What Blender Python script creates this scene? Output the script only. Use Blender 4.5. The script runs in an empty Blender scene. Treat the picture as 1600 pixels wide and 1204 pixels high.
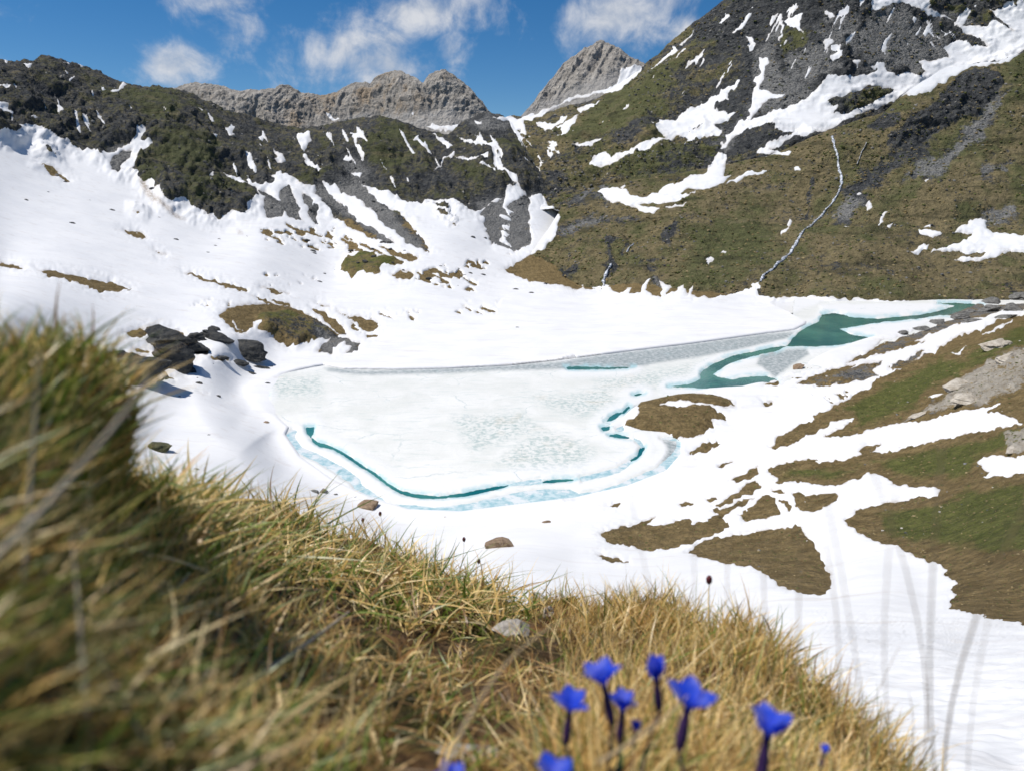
import bpy, math, random
import numpy as np
from mathutils import Vector

# ------------------------------------------------------------------ camera, sky, sun, exposure
scene = bpy.context.scene
CAMZ, FPX, CX, CY = 80.0, 1100.0, 800.0, 602.0
PITCH = math.atan((602.0 - 300.0) / FPX)
cam_data = bpy.data.cameras.new('camera')
cam = bpy.data.objects.new('camera', cam_data)
scene.collection.objects.link(cam)
cam.location = (0, 0, CAMZ)
cam.rotation_euler = (math.pi / 2 - PITCH, 0, 0)
cam_data.sensor_width = 36.0
cam_data.lens = FPX / 1600.0 * 36.0
cam_data.clip_start = 0.01
cam_data.clip_end = 20000
cam_data.dof.use_dof = True
cam_data.dof.focus_distance = 6.0
cam_data.dof.aperture_fstop = 4.8
scene.camera = cam
scene.render.resolution_x, scene.render.resolution_y = 1024, 770

SUN_EL = math.radians(62)
SUN_AZ = math.radians(-90)      # from +Y (view direction) towards -X (left)
sun_dir = Vector((math.sin(SUN_AZ) * math.cos(SUN_EL), math.cos(SUN_AZ) * math.cos(SUN_EL), math.sin(SUN_EL)))
sl = bpy.data.lights.new('sun', 'SUN')
sl.energy = 4.0
sl.angle = math.radians(0.55)
sl.color = (1.0, 0.955, 0.89)
so = bpy.data.objects.new('sun', sl)
scene.collection.objects.link(so)
so.rotation_euler = (-sun_dir).to_track_quat('-Z', 'Y').to_euler()

scene.view_settings.view_transform = 'Standard'
scene.view_settings.look = 'None'
scene.view_settings.gamma = 1.0
scene.view_settings.use_curve_mapping = False
scene.view_settings.exposure = 0.25


def ray(px, py):
    """pixel of the 1600x1204 photograph -> direction with forward component 1"""
    px = np.asarray(px, float); py = np.asarray(py, float)
    cx = (px - CX) / FPX; cy = (CY - py) / FPX
    c, s = math.cos(PITCH), math.sin(PITCH)
    return np.stack([cx + 0 * cy, c + cy * s + 0 * cx, -s + cy * c + 0 * cx], -1)


def unit(px, py):
    d = ray(px, py)
    return d / np.linalg.norm(d)


# ------------------------------------------------------------------ node helper
class NT:
    def __init__(self, tree):
        self.t = tree; tree.nodes.clear()

    def n(self, kind, ins=None, **props):
        nd = self.t.nodes.new(kind)
        for k, v in props.items():
            setattr(nd, k, v)
        if ins:
            for k, v in ins.items():
                s = nd.inputs[k]
                if isinstance(v, bpy.types.NodeSocket):
                    self.t.links.new(v, s)
                else:
                    s.default_value = v
        return nd

    def math(self, op, a, b=0.0, c=0.0, clamp=False):
        nd = self.n('ShaderNodeMath', {0: a, 1: b, 2: c}, operation=op)
        nd.use_clamp = clamp
        return nd.outputs[0]

    def mix(self, f, a, b, blend='MIX'):
        nd = self.n('ShaderNodeMix', {0: f, 6: a, 7: b}, data_type='RGBA', blend_type=blend)
        return nd.outputs[2]

    def ramp(self, v, lo, hi, a=0.0, b=1.0, smooth=True):
        nd = self.n('ShaderNodeMapRange', {0: v, 1: lo, 2: hi, 3: a, 4: b})
        nd.interpolation_type = 'SMOOTHSTEP' if smooth else 'LINEAR'
        return nd.outputs[0]

    def noise(self, vec, scale, detail=4, rough=0.55, dist=0.0):
        nd = self.n('ShaderNodeTexNoise', {'Vector': vec, 'Scale': scale, 'Detail': detail, 'Roughness': rough, 'Distortion': dist})
        return nd.outputs[0]


def rgb(r, g, b):
    return (r, g, b, 1.0)


# ------------------------------------------------------------------ world: Nishita sky with broken clouds
world = bpy.data.worlds.new('World')
scene.world = world
world.use_nodes = True
w = NT(world.node_tree)
SKY = 0.075
sky = w.n('ShaderNodeTexSky', sky_type='NISHITA')
sky.sun_disc = False
sky.sun_elevation = SUN_EL
sky.sun_rotation = SUN_AZ
sky.altitude = 2500
sky.air_density = 1.0
sky.dust_density = 0.35
sky.ozone_density = 3.0
tc = w.n('ShaderNodeTexCoord').outputs['Generated']
n1 = w.noise(tc, 7.5, 9, 0.62, 0.35)
n2 = w.noise(w.n('ShaderNodeVectorMath', {0: tc, 1: (3.1, 1.7, 0.4)}, operation='ADD').outputs[0], 22.0, 6, 0.6, 0.5)
cl_n = w.math('MULTIPLY_ADD', n2, 0.42, w.math('MULTIPLY_ADD', n1, 1.15, -0.215))
blobs = [(285, 108, 72, 46, .34), (545, 88, 140, 78, .40), (620, 112, 125, 46, .34), (480, 70, 80, 64, .26), (385, 50, 85, 55, .24),
         (640, 20, 95, 48, .28), (705, 95, 42, 48, .27), (340, 0, 95, 34, .28), (955, 22, 105, 56, .38), (1072, 48, 38, 30, .27),
         (900, 50, 55, 55, .22)]
acc = None
for (bx, by, rx, ry, amp) in blobs:
    c = unit(bx, by)
    dif = w.n('ShaderNodeVectorMath', {0: tc, 1: tuple(-c)}, operation='ADD').outputs[0]
    sc = w.n('ShaderNodeVectorMath', {0: dif, 1: (FPX / rx * 1.15, 2.5, FPX / ry * 1.15)}, operation='MULTIPLY').outputs[0]
    ln = w.n('ShaderNodeVectorMath', {0: sc}, operation='LENGTH').outputs['Value']
    f = w.ramp(ln, 1.35, 0.0, 0.0, amp)
    acc = f if acc is None else w.math('MAXIMUM', acc, f)
# the rest of the dome carries the same broken fair-weather cloud
elsewhere = w.ramp(w.noise(tc, 2.2, 2, 0.5), 0.52, 0.75, 0.0, 0.20)
vy = w.n('ShaderNodeSeparateXYZ', {0: tc}).outputs[1]
elsewhere = w.math('MULTIPLY', elsewhere, w.ramp(vy, 0.75, 0.55))
acc = w.math('MAXIMUM', acc, elsewhere)
dens = w.ramp(w.math('ADD', cl_n, acc), 0.61, 0.99)
cloud_col = w.mix(w.ramp(n2, 0.3, 0.7), rgb(5.6, 6.1, 7.0), rgb(8.4, 8.5, 8.8))
skyc = w.n('ShaderNodeHueSaturation', {'Hue': 0.5, 'Saturation': 1.34, 'Value': 1.0, 'Color': sky.outputs[0]}).outputs[0]
col = w.mix(w.math('MULTIPLY', dens, 0.9), skyc, cloud_col)
bg = w.n('ShaderNodeBackground', {'Color': col, 'Strength': SKY})
w.n('ShaderNodeOutputWorld', {'Surface': bg.outputs[0]})

# ------------------------------------------------------------------ numpy noise
RNG = np.random.RandomState(7)
PERM = RNG.permutation(1 << 12).astype(np.int64)


def _hash(i, j, k):
    m = (1 << 12) - 1
    return PERM[(PERM[(PERM[i & m] + j) & m] + k) & m] / float(m)


def vnoise(p):
    f0 = np.floor(p).astype(np.int64)
    f = p - f0
    u = f * f * f * (f * (f * 6 - 15) + 10)
    i, j, k = f0[..., 0], f0[..., 1], f0[..., 2]
    ux, uy, uz = u[..., 0], u[..., 1], u[..., 2]
    def L(a, b, t): return a + (b - a) * t
    x00 = L(_hash(i, j, k), _hash(i + 1, j, k), ux)
    x10 = L(_hash(i, j + 1, k), _hash(i + 1, j + 1, k), ux)
    x01 = L(_hash(i, j, k + 1), _hash(i + 1, j, k + 1), ux)
    x11 = L(_hash(i, j + 1, k + 1), _hash(i + 1, j + 1, k + 1), ux)
    return L(L(x00, x10, uy), L(x01, x11, uy), uz) * 2 - 1


def fbm(p, octv=5, gain=0.5, ridged=False):
    s = 0; a = 1.0; tot = 0
    q = np.array(p, float)
    for o in range(octv):
        v = vnoise(q + 17.3 * o)
        if ridged:
            v = 1 - 2 * np.abs(v)
        s = s + a * v; tot += a
        a *= gain; q = q * 2.03
    return s / tot


def sstep(x, a, b):
    t = np.clip((x - a) / (b - a), 0, 1)
    return t * t * (3 - 2 * t)


# ------------------------------------------------------------------ traced outlines (turned into ground positions below)
def tr(ox, oy, s):
    def f(*v):
        a = np.array(v, float).reshape(-1, 2)
        return a * s + np.array([ox, oy])
    return f


C1 = tr(0, 60, .3375); C2 = tr(440, 60, .3375); C3 = tr(780, 0, .3988); C4 = tr(1160, 0, .39855)
C5 = tr(160, 440, .375); C6 = tr(700, 440, .38217); C7 = tr(1140, 440, .46512); PX = tr(0, 0, 1)


def poly_sd(X, Y, poly, pad=60.0):
    """signed distance (px, + inside); far points just get -pad"""
    out = np.full(X.shape, -pad)
    lo = poly.min(0) - pad; hi = poly.max(0) + pad
    m = (X > lo[0]) & (X < hi[0]) & (Y > lo[1]) & (Y < hi[1])
    if not m.any():
        return out
    x = X[m]; y = Y[m]
    d2 = np.full(x.shape, 1e12); ins = np.zeros(x.shape, bool)
    n = len(poly)
    for i in range(n):
        ax, ay = poly[i]; bx, by = poly[(i + 1) % n]
        ex, ey = bx - ax, by - ay
        L2 = ex * ex + ey * ey + 1e-9
        t = np.clip(((x - ax) * ex + (y - ay) * ey) / L2, 0, 1)
        d2 = np.minimum(d2, (x - ax - t * ex) ** 2 + (y - ay - t * ey) ** 2)
        c = (ay > y) != (by > y)
        if ay != by:
            ins ^= c & (x < (bx - ax) * (y - ay) / (by - ay) + ax)
    d = np.sqrt(d2)
    out[m] = np.maximum(np.where(ins, d, -d), -pad)
    return out


BIG = np.vstack([
    C1(-900, 640, -30, 470, 0, 465, 45, 475, 75, 465, 90, 440, 75, 415, 110, 420, 150, 425, 190, 420, 195, 445, 240, 470, 290, 495, 340, 510,
       390, 530, 450, 535, 480, 530, 520, 525, 560, 500, 600, 485, 625, 460, 640, 430, 670, 430, 675, 450, 650, 480, 670, 490, 710, 488,
       700, 505, 660, 520, 640, 560, 615, 610, 610, 630, 640, 660, 665, 690, 700, 690, 740, 740, 760, 775, 800, 780, 830, 770, 870, 785,
       900, 810, 950, 835, 1000, 855, 1020, 860, 1040, 845, 1090, 825, 1120, 830, 1150, 810, 1165, 790, 1160, 760, 1200, 725, 1190, 700,
       1150, 685, 1100, 660, 1050, 630, 1000, 600, 1060, 620, 1110, 630, 1145, 655, 1135, 610, 1180, 650, 1215, 668, 1250, 665, 1275, 645, 1262, 625,
       1305, 605),
    C2(20, 618, 65, 640, 75, 665, 100, 690, 150, 695, 185, 668, 270, 690, 360, 665, 400, 690, 470, 705, 530, 725, 580, 755, 640, 745, 690, 725,
       740, 740, 780, 745, 820, 760, 850, 785, 900, 795, 940, 780, 990, 745, 1035, 730, 1045, 700, 1090, 690, 1150, 735, 1190, 725, 1230, 755,
       1260, 790, 1290, 830, 1285, 870, 1250, 930, 1200, 980, 1150, 1005, 1100, 1030, 1040, 1070),
    C3(80, 1090, 130, 1103, 200, 1110, 250, 1115, 300, 1130, 350, 1125, 400, 1130, 430, 1125, 470, 1150, 500, 1130, 520, 1125, 510, 1150,
       550, 1150, 570, 1110, 590, 1090, 580, 1130, 600, 1155, 640, 1160, 630, 1100, 650, 1120, 675, 1118, 660, 1150, 700, 1130, 725, 1120, 735, 1150, 765, 1120, 760, 1160, 880, 1163, 930, 1150, 985, 1125,
       1015, 1105, 1015, 1160, 1100, 1165, 1165, 1160, 1354, 1182),
    PX(1400, 473, 1600, 470, 2100, 470, 2100, 1900, -700, 1900)])

SNOW_OPS = [('+', BIG)]
for p in [
    # scree and rock showing through below the left mountain
    C2(150, 695, 185, 665, 200, 690, 230, 730, 290, 780, 350, 850, 410, 880, 470, 905, 525, 950, 480, 940, 420, 920, 360, 900, 300, 870, 250, 830, 200, 770, 165, 730),
    C2(250, 670, 300, 650, 365, 670, 400, 720, 460, 760, 520, 800, 580, 850, 640, 910, 690, 990, 640, 970, 590, 950, 530, 890, 480, 870, 440, 820, 390, 770, 345, 735, 310, 735, 270, 700),
    C2(15, 680, 40, 700, 60, 740, 80, 790, 100, 850, 60, 845, 30, 820, 0, 790, -10, 740, 0, 700),
    C2(100, 725, 130, 740, 160, 790, 165, 865, 150, 850, 125, 790, 100, 745),
    C1(1205, 705, 1250, 725, 1300, 765, 1330, 800, 1300, 830, 1240, 835, 1225, 800, 1225, 740),
    C2(265, 1080, 290, 1040, 310, 1010, 350, 1020, 360, 990, 400, 995, 440, 1030, 470, 1010, 520, 1020, 555, 1050, 520, 1060, 470, 1065, 450, 1095, 420, 1100, 380, 1095, 330, 1105, 290, 1090),
    C2(515, 1095, 560, 1080, 610, 1090, 590, 1115, 540, 1115),
    C2(490, 985, 540, 990, 600, 1005, 635, 1020, 600, 1035, 560, 1020, 510, 1000),
    C2(930, 800, 980, 760, 1030, 735, 1020, 780, 1005, 830, 1015, 900, 1000, 945, 965, 950, 950, 900, 935, 850),
    C2(1050, 780, 1090, 740, 1140, 720, 1150, 760, 1140, 820, 1130, 860, 1155, 910, 1150, 950, 1110, 965, 1080, 985, 1065, 950, 1060, 900, 1055, 850, 1075, 820),
    C1(510, 590, 515, 560, 550, 525, 610, 513, 600, 550, 580, 580, 560, 610, 545, 628, 515, 615), C1(450, 535, 470, 535, 470, 558, 452, 555),
    C1(180, 588, 220, 598, 260, 620, 300, 645, 330, 668, 300, 660, 260, 640, 210, 610), C1(200, 520, 225, 535, 248, 568, 230, 560, 210, 540),
    C1(565, 883, 610, 888, 650, 903, 675, 925, 640, 922, 600, 902),
    C1(170, 1078, 230, 1078, 300, 1093, 370, 1103, 450, 1118, 530, 1138, 610, 1162, 560, 1172, 490, 1167, 470, 1180, 440, 1162, 380, 1142, 300, 1118, 220, 1102),
    C1(-20, 1038, 60, 1050, 110, 1072, 60, 1068, -20, 1050), C1(840, 1078, 900, 1093, 980, 1118, 1060, 1138, 1130, 1162, 1140, 1180, 1080, 1164, 1000, 1138, 920, 1113),
    C1(1210, 1156, 1260, 1162, 1330, 1182, 1280, 1180), C1(710, 982, 760, 1005, 735, 1002), C1(618, 812, 652, 826, 635, 830),
    # brown knoll and its streaks left of the lake
    C5(485, 140, 520, 105, 600, 98, 700, 95, 760, 110, 820, 125, 870, 150, 920, 180, 960, 210, 985, 215, 960, 235, 900, 250, 850, 265, 800, 275, 740, 255, 700, 235, 660, 210, 650, 180, 640, 165, 625, 190, 600, 215, 570, 190, 550, 160, 540, 155, 545, 175, 600, 220, 560, 200, 520, 170),
    C5(865, 110, 920, 130, 970, 160, 1000, 190, 1025, 220, 990, 215, 950, 190, 910, 150), C5(975, 125, 1030, 150, 1080, 155, 1140, 170, 1155, 190, 1120, 205, 1080, 200, 1050, 170),
    C5(1030, 170, 1060, 195, 1075, 215, 1040, 195), C5(1090, 215, 1150, 230, 1110, 235),
    C5(905, 290, 930, 255, 970, 225, 1010, 235, 1040, 255, 1070, 260, 1060, 285, 1010, 295, 1040, 270, 1000, 255, 970, 275, 960, 300),
    C5(440, -2, 500, 5, 560, 22, 600, 45, 570, 42, 520, 20), C5(620, 55, 700, 85, 720, 100, 660, 80), C5(700, 72, 760, 92, 800, 120, 740, 100), C5(890, 85, 950, 105, 920, 103),
    C5(90, 212, 140, 203, 190, 215, 170, 235, 120, 228), C5(190, 250, 260, 270, 280, 300, 230, 280), C5(120, 280, 190, 285, 200, 300, 150, 295),
    C5(-40, 330, 0, 305, 50, 292, 120, 300, 190, 320, 240, 350, 270, 390, 290, 410, 200, 425, 100, 430, 20, 400),
    C5(200, 190, 300, 200, 360, 240, 440, 300, 400, 310, 340, 290, 330, 330, 390, 370, 395, 385, 320, 375, 260, 340, 220, 290, 200, 250),
    C5(450, 310, 520, 318, 525, 332, 470, 325), C5(-60, -5, 40, 5, 125, 35, 60, 40, -60, 30),
    # islands of turf round the lake
    C6(710, 595, 740, 575, 780, 555, 785, 520, 775, 495, 830, 475, 900, 460, 980, 453, 1050, 460, 1100, 470, 1165, 490, 1170, 510, 1130, 520, 1090, 520, 1050, 515, 960, 500, 900, 500, 865, 515, 930, 535, 1000, 520, 1050, 525, 1090, 535, 1135, 555, 1130, 570, 1080, 580, 1090, 605, 1050, 620, 990, 650, 930, 635, 850, 620, 780, 610, 730, 605),
    C6(990, 690, 1040, 665, 1100, 655, 1118, 665, 1060, 690, 1020, 700, 990, 700), C6(1105, 755, 1135, 738, 1165, 735, 1130, 755),
    C6(1170, 815, 1210, 790, 1250, 770, 1270, 757, 1265, 790, 1240, 805, 1200, 810),
    C6(1090, 915, 1140, 890, 1190, 860, 1220, 830, 1260, 810, 1278, 840, 1250, 860, 1200, 880, 1150, 905, 1100, 920),
    C6(630, 1030, 700, 1000, 780, 990, 850, 960, 800, 1000, 900, 990, 980, 965, 1000, 985, 1060, 975, 1100, 950, 1080, 935, 1150, 920, 1200, 895, 1250, 888, 1200, 920, 1140, 940, 1110, 960, 1155, 995, 1110, 1020, 1040, 1045, 980, 1070, 900, 1090, 800, 1095, 740, 1075, 680, 1065, 640, 1050),
    C6(1195, 950, 1240, 920, 1290, 870, 1340, 880, 1345, 920, 1360, 945, 1300, 960, 1220, 980),
    C6(1330, 850, 1378, 853, 1350, 866), C6(1050, 888, 1100, 884, 1070, 900), C6(945, 910, 980, 902, 1008, 906, 975, 920), C6(655, 918, 690, 905, 712, 902, 690, 924),
    C6(615, 1120, 660, 1118, 690, 1130, 740, 1150, 680, 1142, 640, 1136), C6(1290, 495, 1335, 487, 1330, 500, 1300, 506),
    PX(1074.5, 860.4, 1097, 845, 1120, 838, 1149, 835, 1205, 826, 1240, 826, 1245, 817, 1254, 831, 1273, 854, 1287, 877, 1293, 891, 1300, 898, 1297, 908, 1300, 919, 1280, 926, 1252, 924, 1219, 914, 1200, 898, 1168, 884, 1140, 880, 1110, 872, 1085, 868),
    # right hillside
    C7(140, 555, 170, 520, 230, 485, 300, 450, 350, 420, 400, 390, 460, 360, 520, 320, 580, 290, 640, 260, 700, 235, 740, 200, 790, 175, 840, 165, 880, 140, 900, 125, 950, 120, 1500, 60, 1500, 380, 1010, 470, 990, 475, 940, 450, 900, 440, 860, 440, 920, 410, 860, 420, 800, 435, 720, 450, 650, 470, 560, 480, 500, 490, 430, 510, 370, 520, 320, 520, 380, 490, 415, 460, 390, 460, 350, 470, 300, 500, 260, 520, 200, 545, 160, 560),
    C7(230, 345, 300, 310, 360, 290, 420, 280, 460, 275, 515, 267, 500, 285, 480, 310, 500, 320, 440, 335, 380, 345, 300, 355),
    C7(540, 290, 600, 260, 665, 232, 640, 255, 590, 285, 540, 302),
    C7(390, 275, 430, 255, 480, 232, 500, 205, 560, 190, 610, 170, 660, 145, 720, 115, 780, 90, 830, 70, 890, 45, 940, 30, 1500, -60, 1500, 60, 1010, 95, 940, 95, 900, 100, 860, 120, 820, 125, 780, 140, 740, 150, 700, 170, 650, 185, 620, 205, 660, 200, 620, 215, 540, 235, 480, 250, 430, 265),
    C7(120, 345, 180, 325, 260, 315, 210, 332, 150, 349), C7(200, 295, 230, 280, 280, 277, 320, 285, 270, 299, 220, 304),
    C7(130, 635, 170, 615, 230, 600, 295, 595, 280, 608, 340, 605, 400, 595, 440, 580, 480, 570, 520, 570, 580, 560, 640, 545, 700, 530, 780, 515, 850, 500, 920, 485, 1010, 470, 1500, 400, 1500, 560, 1010, 590, 960, 590, 900, 578, 850, 585, 830, 600, 840, 625, 870, 635, 850, 655, 880, 655, 950, 645, 1010, 640, 1500, 600, 1500, 1300, 1010, 1160, 950, 1135, 880, 1125, 830, 1110, 780, 1105, 750, 1095, 735, 1090, 740, 1065, 765, 1055, 750, 1030, 765, 1010, 725, 985, 730, 965, 690, 940, 640, 935, 580, 900, 550, 885, 490, 870, 450, 850, 400, 820, 388, 800, 420, 770, 480, 750, 560, 735, 640, 720, 700, 715, 705, 690, 650, 685, 590, 685, 545, 675, 530, 655, 470, 635, 430, 660, 370, 680, 330, 685, 260, 672, 210, 675, 150, 680, 160, 660, 140, 645),
    C7(435, 570, 460, 550, 505, 545, 490, 565, 450, 577),
    C7(215, 710, 240, 705, 250, 720, 300, 715, 355, 710, 360, 725, 330, 750, 270, 768, 220, 755, 225, 735), C7(145, 700, 185, 703, 165, 712),
    C7(170, 740, 180, 730, 205, 755, 195, 768), C7(0, 665, 60, 640, 95, 625, 95, 645, 60, 660, 20, 672),
]:
    SNOW_OPS.append(('-', p))
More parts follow.
